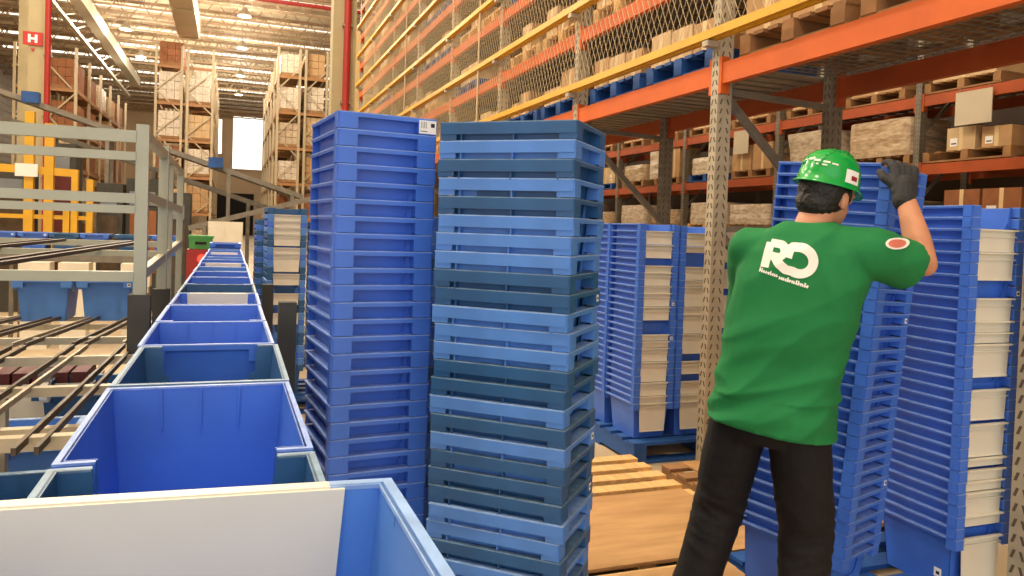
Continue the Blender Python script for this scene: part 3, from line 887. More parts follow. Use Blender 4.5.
XA0, XA1 = 2.87, 3.77
YA = [4.12 + 2.1 * k for k in range(-1, 8)]
LV = [2.53 + 0.70 * k for k in range(7)]
ra = thing('pallet_rack', 'tall netted pallet rack with orange beams and yellow guard rails on the right', 'rack', (XA0, YA[0], 0))
up = upright_mesh(7.6)
up_s = upright_mesh(3.4)
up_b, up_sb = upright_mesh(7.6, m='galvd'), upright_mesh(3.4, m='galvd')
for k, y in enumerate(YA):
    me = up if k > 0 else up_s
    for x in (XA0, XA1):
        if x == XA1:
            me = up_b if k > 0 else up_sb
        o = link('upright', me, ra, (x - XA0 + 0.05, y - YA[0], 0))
    h = 7.4 if k > 0 else 3.3
    b = MB()
    z, f = 0.35, 0
    zz = [2.42, 1.70, 0.95, 0.3] if k else [2.42, 1.70, 0.95, 0.3]
    b.bar((0.08, y - YA[0], 2.43), (0.93, y - YA[0], 2.40), 0.03, 0.04)
    b.bar((0.08, y - YA[0], 2.40), (0.93, y - YA[0], 1.62), 0.035, 0.05)
    b.bar((0.93, y - YA[0], 1.58), (0.08, y - YA[0], 1.55), 0.03, 0.04)
    b.bar((0.08, y - YA[0], 1.52), (0.93, y - YA[0], 0.75), 0.035, 0.05)
    b.bar((0.93, y - YA[0], 0.70), (0.08, y - YA[0], 0.67), 0.03, 0.04)
    z = 2.45
    while z < h - 0.8:
        b.bar((0.08, y - YA[0], z), (0.93, y - YA[0], z + 0.75), 0.03, 0.045)
        b.bar((0.93, y - YA[0], z + 0.78), (0.08, y - YA[0], z + 0.80), 0.03, 0.04)
        z += 0.85
    b.build('frame_brace', M['galvd'], ra)

GA = 'cartons on the netted rack'
GP = 'pallets on the netted rack'
def bay_name(k):
    return 'bay before the post' if k == 0 else '%s bay past the post' % ORD[k - 1]
for k in range(len(YA) - 1):
    ya, yb_ = YA[k], YA[k + 1]
    zlim = 1.5 + 0.36 * (2.87 * 0.349 + yb_ * 0.937) + 0.5
    nl = 1 if k == 0 else sum(1 for z in LV if z < zlim)
    for l in range(nl):
        z = LV[l]
        hb = 0.13 if l == 0 else 0.11
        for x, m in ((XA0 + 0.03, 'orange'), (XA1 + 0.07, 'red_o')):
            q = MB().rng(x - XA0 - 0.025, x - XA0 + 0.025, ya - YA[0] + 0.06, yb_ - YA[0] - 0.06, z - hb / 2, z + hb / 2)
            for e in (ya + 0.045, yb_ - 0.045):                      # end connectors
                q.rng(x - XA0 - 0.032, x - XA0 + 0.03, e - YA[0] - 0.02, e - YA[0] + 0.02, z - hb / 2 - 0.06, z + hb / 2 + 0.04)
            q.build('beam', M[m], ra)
        d = MB()
        x0, x1 = 0.06, XA1 - XA0 + 0.05
        if k == 0:
            n = 26
            for i in range(n):
                y = ya - YA[0] + 0.07 + i * (yb_ - ya - 0.14) / (n - 1)
                d.rng(x0, x1, y - 0.0035, y + 0.0035, z + hb / 2 + 0.002, z + hb / 2 + 0.009)
            for i in range(14):
                x = x0 + i * (x1 - x0) / 13
                d.rng(x - 0.003, x + 0.003, ya - YA[0] + 0.06, yb_ - YA[0] - 0.06, z + hb / 2 + 0.009, z + hb / 2 + 0.014)
        else:
            n = 14
            for i in range(n):
                y = ya - YA[0] + 0.09 + i * (yb_ - ya - 0.18) / (n - 1)
                d.rng(x0, x1, y - 0.05, y + 0.05, z + hb / 2 + 0.001, z + hb / 2 + 0.016)
        d.build('deck', M['deck'], ra)
        # pallets and cartons
        zt = z + hb / 2 + 0.016
        if l == 0 and k in (1, 2, 3):
            pm = 'bpal'
        else:
            pm = R.choice(['wood', 'wood', 'bpal']) if k else 'wood2'
        for pi in (0, 1):
            yc = lerp(ya, yb_, 0.27 + 0.46 * pi)
            if k > 1 and R.random() < (0.28 if l else 0.12):
                continue
            small_pallet(XA0 + 0.50, yc, zt, 0.85, 0.88, pm, '%s pallet, %s level of the netted rack, %s half of %s' %
                         ('blue' if pm == 'bpal' else 'wooden', ORD[l], ('near', 'far')[pi], bay_name(k)), GP)
            n = R.choice([1, 2, 2, 3]) if k > 1 else (3 if k == 1 else 2)
            for ci in range(n):
                if k > 1 and R.random() < 0.22:
                    continue
                sy = 0.84 / n - 0.015
                sz = R.choice([0.16, 0.2, 0.24, 0.28]) if k != 1 else (0.20, 0.22, 0.24)[ci % 3]
                if k == 0:
                    sz = 0.22
                m = R.choice(['card', 'card2', 'card2', 'card'])
                y = yc - 0.42 + (ci + 0.5) * 0.84 / n
                carton(XA0 + 0.30, y, zt + 0.141, (0.40, sy, sz), m, 'carton, %s level of netted rack, %s, %s pallet, %s along' %
                       (ORD[l], bay_name(k), ('near', 'far')[pi], ORD[ci]), GA, 0, ci + k + l)
        if l == 0 and k == 0:
            for pi in (0, 1):
                carton(XA0 + 0.72, lerp(ya, yb_, 0.3 + 0.42 * pi), zt + 0.141, (0.34, 0.7, 0.3), 'card3', 'brown carton deep in the bay above the far right stack, %s' % ('nearer one', 'further one')[pi], GA, 0, 1)
for l, z in enumerate(LV):
    if z + 0.27 > 7.2:
        continue
    yst = 1.6 if l == 0 else 4.3 + 2.0 * l * 0.6
    b = MB().rng(-0.085, -0.045, yst - YA[0], YA[-1] - YA[0], z + 0.215, z + 0.268)
    b.rng(-0.045, -0.015, yst - YA[0], YA[-1] - YA[0], z + 0.205, z + 0.225)
    b.build('guard_rail', M['yellow'], ra, label='yellow guard rail')
    for y in YA:
        if y > yst:
            MB().rng(-0.09, 0.06, y - YA[0] - 0.03, y - YA[0] + 0.03, z + 0.17, z + 0.205).build('rail_bracket', M['galv'], ra)

# safety net in front of the upper levels
nb = MB()
ylo, yhi, zlo, zhi = 3.0, 18.0, 2.82, 7.3
cw = 0.075
xn = XA0 - 0.035
sl = math.tan(rad(62))
th = 0.0022
def strand(y0, z0, y1, z1):
    n = Vector((0, -(z1 - z0), y1 - y0)).normalized() * th
    e = Vector((th, 0, 0))
    p, q = Vector((xn, y0, z0)), Vector((xn, y1, z1))
    vs = [p + n, p + e, p - n, p - e, q + n, q + e, q - n, q - e]
    nb.add(vs, [(0, 1, 5, 4), (1, 2, 6, 5), (2, 3, 7, 6), (3, 0, 4, 7)])
for sgn in (1, -1):
    span = (zhi - zlo) / sl
    y = ylo - span
    while y < yhi + span:
        a, b_ = (y, y + span) if sgn > 0 else (y + span, y)
        za, zb = zlo, zhi
        # clip to the rectangle
        if sgn > 0:
            if a < ylo: za, a = zlo + (ylo - a) * sl, ylo
            if b_ > yhi: zb, b_ = zhi - (b_ - yhi) * sl, yhi
        else:
            if a > yhi: za, a = zlo + (a - yhi) * sl, yhi
            if b_ < ylo: zb, b_ = zhi - (ylo - b_) * sl, ylo
        if zb - za > 0.05:
            strand(a, za, b_, zb)
        y += cw
me = nb.mesh('safety_net', M['net'], fix=False)
o = link('safety_net', me)
tag(o, 'diamond-mesh cord safety net stretched in front of the upper rack levels', 'net')
# hanging cord lines of the net
for i, y in enumerate((8.95, 13.2)):
    q = MB().tube((xn - 0.03, y, 2.3), (xn - 0.03, y, 7.3), 0.012, 6)
    tag(q.build('net_rope', M['net']), ('pale vertical rope in front of the netted rack, nearer one', 'pale vertical rope in front of the netted rack, further one')[i], 'rope', 'net ropes')
# translucent looking tarpaulin at the far end of the netted rack
tp = MB()
for i in range(18):
    x0 = 2.3 + i * 0.085
    tp.rng(x0, x0 + 0.085, 20.0 + (0.02 if i % 2 else 0), 20.03 + (0.02 if i % 2 else 0), 1.8, 6.6)
tag(tp.build('tarpaulin_curtain', mat('cream_tarpaulin', (206, 176, 122), 0.7)), 'cream tarpaulin hanging beyond the column behind the blue stack', 'tarpaulin')

# ------------------------------------------------------------------ far rack behind it, across the aisle
XB0, XB1 = 8.7, 9.6
YB = [4.95, 7.8, 10.62, 13.45, 16.3, 19.15, 22.0]
LB = [1.52, 2.50, 3.42]
rb = thing('pallet_rack', 'further pallet rack with red-orange beams, in shade across the aisle', 'rack', (XB0, YB[0], 0))
upb = upright_mesh(4.6, 0.12, 0.09, 'galvd')
for k, y in enumerate(YB):
    for x in (XB0, XB1):
        link('upright', upb, rb, (x - XB0 + 0.05, y - YB[0], 0))
    b = MB()
    z = 0.3
    while z < 3.6:
        b.bar((0.08, y - YB[0], z), (0.93, y - YB[0], z + 0.8), 0.03, 0.045)
        b.bar((0.93, y - YB[0], z + 0.83), (0.08, y - YB[0], z + 0.86), 0.03, 0.04)
        z += 0.9
    b.build('frame_brace', M['galvd'], rb)
for k in range(len(YB) - 1):
    for l, z in enumerate(LB):
        for x in (XB0 + 0.03, XB1 + 0.07):
            q = MB().rng(x - XB0 - 0.025, x - XB0 + 0.025, YB[k] - YB[0] + 0.07, YB[k + 1] - YB[0] - 0.07, z - 0.07, z + 0.07)
            for e in (YB[k] + 0.06, YB[k + 1] - 0.06):
                q.rng(x - XB0 - 0.032, x - XB0 + 0.03, e - YB[0] - 0.02, e - YB[0] + 0.02, z - 0.14, z + 0.10)
            q.build('beam', M['red_o'], rb)
        d = MB()
        for i in range(12):
            y = YB[k] - YB[0] + 0.15 + i * (YB[k + 1] - YB[k] - 0.3) / 11
            d.rng(0.06, 0.94, y - 0.05, y + 0.05, z + 0.071, z + 0.085)
        d.build('deck', M['deck'], rb)

def wrapped(x, y, z, s, m, label, seed=0, tilt=0.0):
    """a pallet load under stretch film: layered, slightly bulging block."""
    q = MB()
    rr = random.Random(seed)
    nl = max(2, int(s[2] / 0.17))
    n = 28
    rings = []
    for i in range(nl * 2 + 1):
        v = i / (nl * 2)
        bulge = 0.005 if i % 2 else -0.002
        ring = []
        for a in range(n):
            t = 2 * math.pi * a / n
            ex = 0.28
            cx = math.copysign(abs(math.cos(t)) ** ex, math.cos(t)) * (s[0] / 2 + bulge + rr.uniform(-.008, .008))
            cy = math.copysign(abs(math.sin(t)) ** ex, math.sin(t)) * (s[1] / 2 + bulge + rr.uniform(-.008, .008))
            ring.append(Vector((cx + tilt * v * 0.3, cy, v * s[2] + rr.uniform(-.006, .006) * (0 < v < 1))))
        rings.append(ring)
    q.loft(rings)
    o = q.build('wrapped_load', M[m])
    o.location = (x, y, z)
    return tag(o, label, 'wrapped load', 'wrapped loads on the far rack')

def yat(p, X):
    a = (p - 512) / F
    return X * (-a * math.sin(YAW) + math.cos(YAW)) / (a * math.cos(YAW) + math.sin(YAW))
zs = [z + 0.086 for z in LB]
GB, GBP = 'cartons on the further rack', 'pallets on the further rack'
PN = ['nearest', 'second', 'third', 'fourth', 'fifth', 'sixth', 'seventh', 'eighth', 'ninth', 'tenth', 'eleventh', 'twelfth']
pc = {}
def padd(l, y, ly=1.1, m='wood2'):
    pc[l] = pc.get(l, 0) + 1
    small_pallet(XB0 + 0.47, y, zs[l], 0.9, ly, m, '%s pallet on the %s level of the further rack, %s placed along it' %
                 ('blue' if m == 'bpal' else 'worn wooden', ('bottom', 'middle', 'top')[l], ORD[pc[l] - 1]), GBP)
    return zs[l] + 0.141
# middle level
z = padd(1, 7.1, 1.25)
carton(XB0 + 0.36, 6.75, z, (0.5, 0.38, 0.26), 'card', 'brown carton with a label below the hanging sign, nearer of two', GB, 0.03, 0)
carton(XB0 + 0.36, 7.22, z, (0.5, 0.42, 0.30), 'card2', 'paler carton below the hanging sign, further of two', GB, -0.04, 3)
z = padd(1, 5.75, 1.0)
for i in range(2):
    carton(XB0 + 0.34, 5.95 - 0.02 * i, z + 0.32 * i, (0.5, 0.6, 0.31), 'card2', ('lower tall pale carton at the right edge of the middle level', 'upper tall pale carton at the right edge of the middle level')[i], GB, 0, 0)
z = padd(1, 8.45, 1.05)
wrapped(XB0 + 0.42, 8.5, z, (0.85, 1.15, 0.52), 'wrap', 'big wrapped brown load behind the green helmet', 3)
z = padd(1, 9.85, 1.05)
wrapped(XB0 + 0.42, 9.85, z, (0.8, 1.0, 0.50), 'wrapw', 'slanting white wrapped load left of the helmet', 5, -0.4)
z = padd(1, 11.35, 1.1)
carton(XB0 + 0.34, 11.08, z, (0.55, 0.52, 0.46), 'card', 'large brown carton over the left shoulder, nearer of the pair', GB, 0, 1)
carton(XB0 + 0.34, 11.66, z, (0.55, 0.54, 0.45), 'card', 'large brown carton over the left shoulder, further of the pair', GB, 0, 1)
z = padd(1, 12.75, 1.1, 'bpal')
wrapped(XB0 + 0.42, 12.75, z, (0.8, 1.05, 0.33), 'wrapw', 'low white wrapped load on a blue pallet beside the rack post', 8)
z = padd(1, 14.15, 1.0)
carton(XB0 + 0.3, 13.9, z, (0.5, 0.4, 0.62), 'card', 'tall brown carton beside the white sacks on the middle level', GB, 0, 1)
wrapped(XB0 + 0.42, 14.55, z, (0.8, 0.75, 0.60), 'wrapw', 'lumpy white wrapped load beside the tall brown carton', 13)
z = padd(1, 15.6, 1.0)
wrapped(XB0 + 0.42, 15.6, z, (0.8, 1.0, 0.36), 'wrap', 'brown wrapped load further along the middle level', 14)
z = padd(1, 17.2, 1.2, 'bpal')
for i in range(4):
    carton(XB0 + 0.32, 16.72 + i * 0.31, z, (0.5, 0.29, 0.40), 'card2', 'pale carton on the blue pallet left of the dark post, %s in its row' % ORD[i], GB, 0, i)
z = padd(1, 18.6, 1.0)
wrapped(XB0 + 0.42, 18.6, z, (0.8, 1.0, 0.42), 'wrapw', 'white wrapped load at the far end of the middle level', 15)
z = padd(1, 20.2, 1.1)
carton(XB0 + 0.36, 20.2, z, (0.6, 1.0, 0.5), 'card', 'wide brown carton last on the middle level', GB, 0, 1)
# bottom level
z = padd(0, 6.9, 1.3)
for i, (y, m) in enumerate(((6.62, 'card3'), (7.16, 'card3'))):
    carton(XB0 + 0.36, y, z, (0.55, 0.5, 0.47), m, ('dark brown carton above the far right stack, nearer of two', 'dark brown carton above the far right stack, further of two')[i], GB, 0, 0)
z = padd(0, 5.7, 1.0)
for i in range(2):
    carton(XB0 + 0.32, 5.95, z + i * 0.34, (0.5, 0.55, 0.33), 'card2', ('lower pale carton at the right edge of the bottom level', 'upper pale carton at the right edge of the bottom level')[i], GB, 0, 0)
for i, (y, m, h) in enumerate(((8.4, 'wrap', 0.35), (9.8, 'wrapw', 0.4), (11.4, 'wrapw', 0.36), (12.7, 'wrapw', 0.42), (14.2, 'wrap', 0.30), (15.6, 'wrapw', 0.42), (17.1, 'wrap', 0.28), (18.7, 'wrapw', 0.55), (20.3, 'wrap', 0.62))):
    z = padd(0, y, 1.15, 'wood' if i % 2 else 'wood2')
    wrapped(XB0 + 0.42, y, z, (0.8, 1.15, h), m, '%s wrapped load on the bottom level of the further rack, %s along' % ('brown' if m == 'wrap' else 'white', ORD[i]), 20 + i)
# top level: mostly tops of low loads
for i, y in enumerate((5.7, 7.2, 8.6, 9.9, 11.4, 12.8, 14.3, 15.7, 17.2, 18.6)):
    z = padd(2, y, 1.1)
    carton(XB0 + 0.36, y, z, (0.6, 0.9, 0.22), ('card', 'card2')[i % 2], 'flat carton on the top level of the further rack, %s along' % ORD[i], GB, 0, i)
# hanging paper signs on the top beam
for i, (y, w, lab) in enumerate(((6.95, 0.50, 'large blank white board hanging from a beam above the cartons'), (11.55, 0.42, 'blank white board hanging above the large brown cartons'),
                                 (19.6, 0.40, 'blank white board hanging at the far end of the further rack'))):
    t = thing('hanging_board', lab, 'sign', (XB0 - 0.04, y, 3.02))
    MB().rng(-0.012, 0, -w / 2, w / 2, 0, 0.42).build('board', M['board'], t)
    for s in (-1, 1):
        MB().rng(-0.01, -0.004, s * w * 0.4 - 0.004, s * w * 0.4 + 0.004, 0.42, 0.48).build('hook', M['galvd'], t)

# ------------------------------------------------------------------ distant racks at the end of the hall
def far_rack(x0, x1, y0, nb_, bay, levels, lab, gname, side, zt, tone, full=True):
    """double-depth rack seen end on; side = +1 when its right face borders the aisle in view."""
    t = thing('pallet_rack', lab, 'rack', (x0, y0, 0))
    me = MB().rng(-0.05, 0.05, -0.05, 0.05, 0, zt).mesh('upright', M['rackg'])
    for k in range(nb_ + 1):
        for x in (x0, (x0 + x1) / 2 - 0.12, (x0 + x1) / 2 + 0.12, x1):
            link('upright', me, t, (x - x0, k * bay, 0))
        if k == 0:
            b = MB()
            for xa, xb in ((0, (x1 - x0) / 2 - 0.12), ((x1 - x0) / 2 + 0.12, x1 - x0)):
                z = 0.4
                f = 0
                while z < zt - 1:
                    p, q = (xa, xb) if f % 2 else (xb, xa)
                    b.bar((p, 0, z), (q, 0, z + 0.95), 0.04, 0.05)
                    z += 0.95
                    f += 1
            b.build('frame_brace', M['rackg'], t)
    for l in levels:
        for x in ((0, x1 - x0) if full else (x1 - x0,)):
            MB().rng(x - 0.03, x + 0.03, 0, nb_ * bay, l - 0.07, l + 0.07).build('beam', M['rackb'], t)
        MB().rng(0, x1 - x0, -0.03, 0.03, l - 0.07, l + 0.05).build('beam', M['rackb'], t)
    i = 0
    for li, l in enumerate([0.0] + list(levels)):
        for k in range(nb_):
            for row_ in (0, 1):
                if k > 0 and row_ != (1 if side > 0 else 0):
                    continue
                xc = x0 + (x1 - x0) * (0.25 if row_ == 0 else 0.75)
                w = (x1 - x0) / 2 - 0.2
                if R.random() < 0.08:
                    continue
                h = R.uniform(0.75, 1.2)
                m = R.choice(tone)
                key = ('fl', round(w, 2), round(h, 1), m)
                if key not in CACHE:
                    b = MB()
                    b.rng(-w / 2, w / 2, 0.1, bay - 0.5, 0.0, 0.12, 1)
                    nn = 3
                    for a in range(nn):
                        for c in range(3):
                            e = R.uniform(0, 0.05)
                            hh = round(h, 1) / nn
                            ww = w / 3
                            b.rng(-w / 2 + c * ww + 0.006, -w / 2 + (c + 1) * ww - 0.006, 0.1 + e, bay - 0.5, 0.12 + a * hh, 0.12 + (a + 1) * hh - 0.012, 0)
                    CACHE[key] = b.mesh('pallet_load', [M[m], M['wood2']])
                o = link('pallet_load', CACHE[key], None, (xc, y0 + k * bay, l + (0.075 if l else 0)))
                tag(o, '%s load, level %s of %s, %s row, %s bay' % ({'card': 'brown', 'card2': 'pale brown', 'card3': 'dark brown', 'wrapw': 'white wrapped', 'wrap': 'wrapped', 'bpal': 'blue'}[m],
                    ('zero', 'one', 'two', 'three', 'four', 'five', 'six')[li], gname, ('left', 'right')[row_], ORD[k]), 'pallet load', 'pallet loads on ' + gname)
                i += 1
    return t
T1 = ['card', 'card3', 'wrapw', 'wrap', 'card2', 'card', 'wrapw']
far_rack(-3.15, -0.85, 36.5, 5, 2.9, (1.7, 3.3, 4.9, 6.5, 8.1), 'tall distant rack end left of the bright aisle', 'rack left of bright aisle', 1, 9.0, T1)
far_rack(1.75, 3.75, 33.5, 5, 2.9, (1.6, 3.1, 4.6, 6.1, 7.6), 'tall distant rack end right of the bright aisle', 'rack right of bright aisle', -1, 8.8, T1)
far_rack(-7.6, -5.6, 33.0, 5, 2.9, (1.7, 3.2, 4.7, 6.2), 'distant rack between the second column and the rack left of the aisle', 'rack by second column', 1, 7.8, ['card3', 'card', 'card3', 'wrap'])
far_rack(-13.4, -11.2, 40.0, 2, 2.9, (1.7, 3.2, 4.7), 'distant low rack at the far left beyond the first column', 'far left low rack', 1, 6.2, T1)
# ------------------------------------------------------------------ boards the worker stands on
wood_pallet('pallet', 1.0, 2.80, 2.42, 4.22, 'pale slatted wooden pallet between the front stack and the rack post', 'wood', 0.10)
tag(MB().rng(1.03, 2.36, 2.77, 3.54, 0.101, 0.113).build('plywood_sheet', M['ply']), 'brown plywood sheet on the near half of the slatted pallet', 'plywood')
wood_pallet('pallet', 1.06, 1.30, 2.05, 2.74, 'wooden pallet under the worker', 'wood', 0.10)
tag(MB().rng(1.08, 2.03, 1.33, 2.70, 0.101, 0.112).build('plywood_sheet', M['ply']), 'brown plywood sheet under the worker', 'plywood')
wood_pallet('pallet', 2.50, 2.86, 3.4, 3.98, 'wooden pallet right of the slatted one, before the rack post', 'wood2', 0.10)
tag(MB().rng(2.63, 3.38, 2.90, 3.96, 0.101, 0.113).build('plywood_sheet', M['ply']), 'brown plywood sheet before the foot of the rack post', 'plywood')

# ------------------------------------------------------------------ worker
def remeshed(name, mb, voxel, smooth_it, mats, parent, fn=None, post=0, label=None):
    me = mb.mesh(name, mats)
    o = bpy.data.objects.new(name + '_tmp', me)
    COL.objects.link(o)
    r = o.modifiers.new('r', 'REMESH')
    r.mode = 'VOXEL'
    r.voxel_size = voxel
    s = o.modifiers.new('s', 'SMOOTH')
    s.factor = 0.5
    s.iterations = smooth_it
    dg = bpy.context.evaluated_depsgraph_get()
    out = bpy.data.meshes.new_from_object(o.evaluated_get(dg))
    bpy.data.objects.remove(o)
    out.name = name
    if fn:
        nrm = [v.normal.copy() for v in out.vertices]
        for v, n in zip(out.vertices, nrm):
            v.co = fn(v.co.copy(), n)
    out.materials.clear()
    for m in (mats if isinstance(mats, list) else [mats]):
        out.materials.append(m)
    out.polygons.foreach_set('material_index', [0] * len(out.polygons))
    out.polygons.foreach_set('use_smooth', [True] * len(out.polygons))
    out.update()
    return link(name, out, parent, label=label)

def ball(b, c, r, n=14, m=10, rot=None):
    rx, ry, rz = (r, r, r) if not isinstance(r, tuple) else r
    rings = []
    for i in range(1, m):
        t = math.pi * i / m - math.pi / 2
        ring = []
        for k in range(n):
            a = 2 * math.pi * k / n
            v = Vector((rx * math.cos(t) * math.cos(a), ry * math.cos(t) * math.sin(a), rz * math.sin(t)))
            if rot is not None:
                v = rot @ v
            ring.append(v + Vector(c))
        rings.append(ring)
    b.loft(rings)

def limb(b, pts, n=14):
    """tapered chain of (point, radius): balls at the joints, cones between."""
    for i, (p, r) in enumerate(pts):
        ball(b, p, r, n, 8)
        if i:
            b.tube(pts[i - 1][0], p, pts[i - 1][1], n, 0, r)

def ell(c, rx, ry, rot=0.0, n=28, sq=0.85):
    out = []
    for k in range(n):
        a = 2 * math.pi * k / n
        x = math.copysign(abs(math.cos(a)) ** sq, math.cos(a)) * rx
        y = math.copysign(abs(math.sin(a)) ** sq, math.sin(a)) * ry
        out.append(Vector((c[0] + x * math.cos(rot) - y * math.sin(rot), c[1] + x * math.sin(rot) + y * math.cos(rot), c[2])))
    return out

P = thing('person', 'worker seen from behind in a green shirt and green helmet, tilting a tote stack', 'person', (1.745, 2.018, -0.02), math.atan2(-0.835, 0.55))
G = 0.132                                             # top of the boards
# joints in the worker's own frame: x to the right hand, y forward, z up
hipL, hipR = Vector((-0.155, 0.0, 0.88)), Vector((0.025, 0.0, 0.88))
kneeL, kneeR = Vector((-0.235, 0.03, 0.56)), Vector((0.06, 0.06, 0.55))
ankL, ankR = Vector((-0.295, -0.06, G + 0.085)), Vector((0.065, 0.0, G + 0.085))
shL, shR = Vector((-0.135, -0.01, 1.485)), Vector((0.215, 0.0, 1.495))
elR, wrR = Vector((0.350, 0.19, 1.455)), Vector((0.268, 0.28, 1.69))
elL, wrL = Vector((-0.21, 0.17, 1.22)), Vector((-0.06, 0.37, 1.26))
neck = Vector((0.045, 0.01, 1.56))
head = Vector((0.075, 0.055, 1.665))
hq = Matrix.Rotation(rad(-24), 3, 'Z') @ Matrix.Rotation(rad(-10), 3, 'X') @ Matrix.Rotation(rad(6), 3, 'Y')   # head turned to the right, tipped down
def H(x, y, z):
    return head + hq @ Vector((x, y, z))

b = MB()
# head: skull, jaw, nose, ears, brow, lips, eyes
ball(b, H(0, -0.008, 0.022), (0.074, 0.094, 0.092), 20, 14, hq)
ball(b, H(0, 0.022, -0.035), (0.058, 0.066, 0.070), 18, 12, hq)
ball(b, H(0, 0.062, -0.078), (0.030, 0.026, 0.024), 12, 8, hq)
b.tube(H(0, 0.085, 0.012), H(0, 0.104, -0.026), 0.010, 10, 0, 0.015)
ball(b, H(0, 0.100, -0.026), (0.017, 0.014, 0.011), 10, 8, hq)
ball(b, H(0, 0.083, -0.055), (0.023, 0.010, 0.0065), 10, 8, hq)
ball(b, H(0, 0.081, -0.066), (0.020, 0.011, 0.007), 10, 8, hq)
for s in (-1, 1):
    ball(b, H(s * 0.030, 0.076, 0.022), (0.022, 0.014, 0.007), 10, 8, hq)
    ball(b, H(s * 0.030, 0.074, 0.002), (0.014, 0.012, 0.009), 10, 8, hq)
    ball(b, H(s * 0.077, -0.004, -0.012), (0.009, 0.018, 0.031), 10, 8, hq)
limb(b, [(Vector((0.035, -0.012, 1.48)), 0.066), (neck, 0.058), (H(0, -0.02, -0.06), 0.056)], 18)
# torso, hips
b.loft([ell((-0.06, 0, 0.85), 0.13, 0.09), ell((-0.06, 0, 0.93), 0.155, 0.115), ell((-0.03, 0, 1.08), 0.135, 0.10), ell((0.0, 0, 1.28), 0.165, 0.115), ell((0.03, 0, 1.44), 0.165, 0.10), ell((0.04, 0, 1.53), 0.09, 0.07)])
limb(b, [(shR, 0.052), (elR, 0.041), (elR.lerp(wrR, 0.35), 0.043), (wrR, 0.028)], 16)
limb(b, [(shL, 0.052), (elL, 0.041), (elL.lerp(wrL, 0.35), 0.043), (wrL, 0.028)], 16)
limb(b, [(hipR, 0.085), (kneeR, 0.056), (kneeR.lerp(ankR, 0.35), 0.054), (ankR, 0.036)], 16)
limb(b, [(hipL, 0.085), (kneeL, 0.056), (kneeL.lerp(ankL, 0.35), 0.054), (ankL, 0.036)], 16)
for a in (ankL, ankR):
    limb(b, [(a + Vector((0, -0.02, -0.045)), 0.034), (a + Vector((0, 0.10, -0.055)), 0.026)], 12)

def hand(bb, wr, d, pn, th_side, curl, k=1.0, scale=1.0):
    """palm and five separate fingers. d: wrist to knuckles; pn: palm normal, fingers curl towards it; th_side: +1/-1 side of the thumb."""
    d, pn = d.normalized(), pn.normalized()
    sd = d.cross(pn).normalized() * th_side            # towards the thumb
    S = scale
    for u in (-0.030, -0.010, 0.010, 0.030):
        limb(bb, [(wr + sd * u * 0.7 * S, 0.016 * k), (wr + d * 0.088 * S + sd * u * S, 0.0135 * k)], 10)
    ball(bb, wr + d * 0.03 * S + sd * 0.024 * S + pn * 0.006, 0.020 * k, 10, 8)
    for u, ln, c in ((0.032, 0.072, 0.9), (0.011, 0.080, 1.0), (-0.011, 0.075, 1.08), (-0.032, 0.060, 1.2)):
        p = wr + d * 0.090 * S + sd * u * 1.05 * S
        ang = 0.25
        pts = [(p, 0.0115 * k)]
        for seg in (0.44, 0.31, 0.25):
            ang += curl * c
            p = p + (d * math.cos(ang) + pn * math.sin(ang)) * ln * seg * S + sd * u * 0.05
            pts.append((p, (0.0105 if seg > 0.4 else 0.0095) * k))
        limb(bb, pts, 10)
    p0 = wr + d * 0.024 * S + sd * 0.028 * S
    p1 = p0 + (d * 0.6 + sd * 0.65 + pn * 0.35).normalized() * 0.040 * S
    p2 = p1 + (d * 0.8 + sd * 0.15 + pn * 0.5).normalized() * 0.030 * S
    p3 = p2 + (d * 0.7 - sd * 0.1 + pn * 0.7).normalized() * 0.024 * S
    limb(bb, [(p0, 0.014 * k), (p1, 0.0125 * k), (p2, 0.011 * k), (p3, 0.0095 * k)], 10)
dR = Vector((-0.10, 0.45, 0.90))
dL = Vector((0.35, 0.85, 0.25))
hand(b, wrR, dR, Vector((-0.55, 0.75, -0.38)), 1, 0.42)
hand(b, wrL, dL, Vector((0.25, 0.35, -0.90)), 1, 0.42)
remeshed('body', b, 0.0055, 4, M['skin'], P)

# gloves over the same hands
for nm, wr, d, pn, ts in (('glove', wrR, dR, Vector((-0.55, 0.75, -0.38)), 1), ('glove', wrL, dL, Vector((0.25, 0.35, -0.90)), 1)):
    g = MB()
    hand(g, wr, d, pn, ts, 0.42, 1.28, 1.06)
    dn = d.normalized()
    limb(g, [(wr - dn * 0.03, 0.037), (wr + dn * 0.03, 0.036)], 14)
    remeshed(nm, g, 0.0035, 2, M['glove'], P, label='dark work glove')

# hair under the helmet
h = MB()
ball(h, H(0, -0.016, 0.020), (0.0785, 0.093, 0.094), 20, 14, hq)
ball(h, H(0, -0.040, -0.030), (0.066, 0.066, 0.055), 18, 12, hq)
for s in (-1, 1):
    ball(h, H(s * 0.072, 0.010, 0.008), (0.012, 0.018, 0.030), 10, 8, hq)
def hairfn(c, n):
    return c + n * 0.003 * noise.noise(c * 90)
remeshed('hair', h, 0.005, 3, M['hair'], P, hairfn)

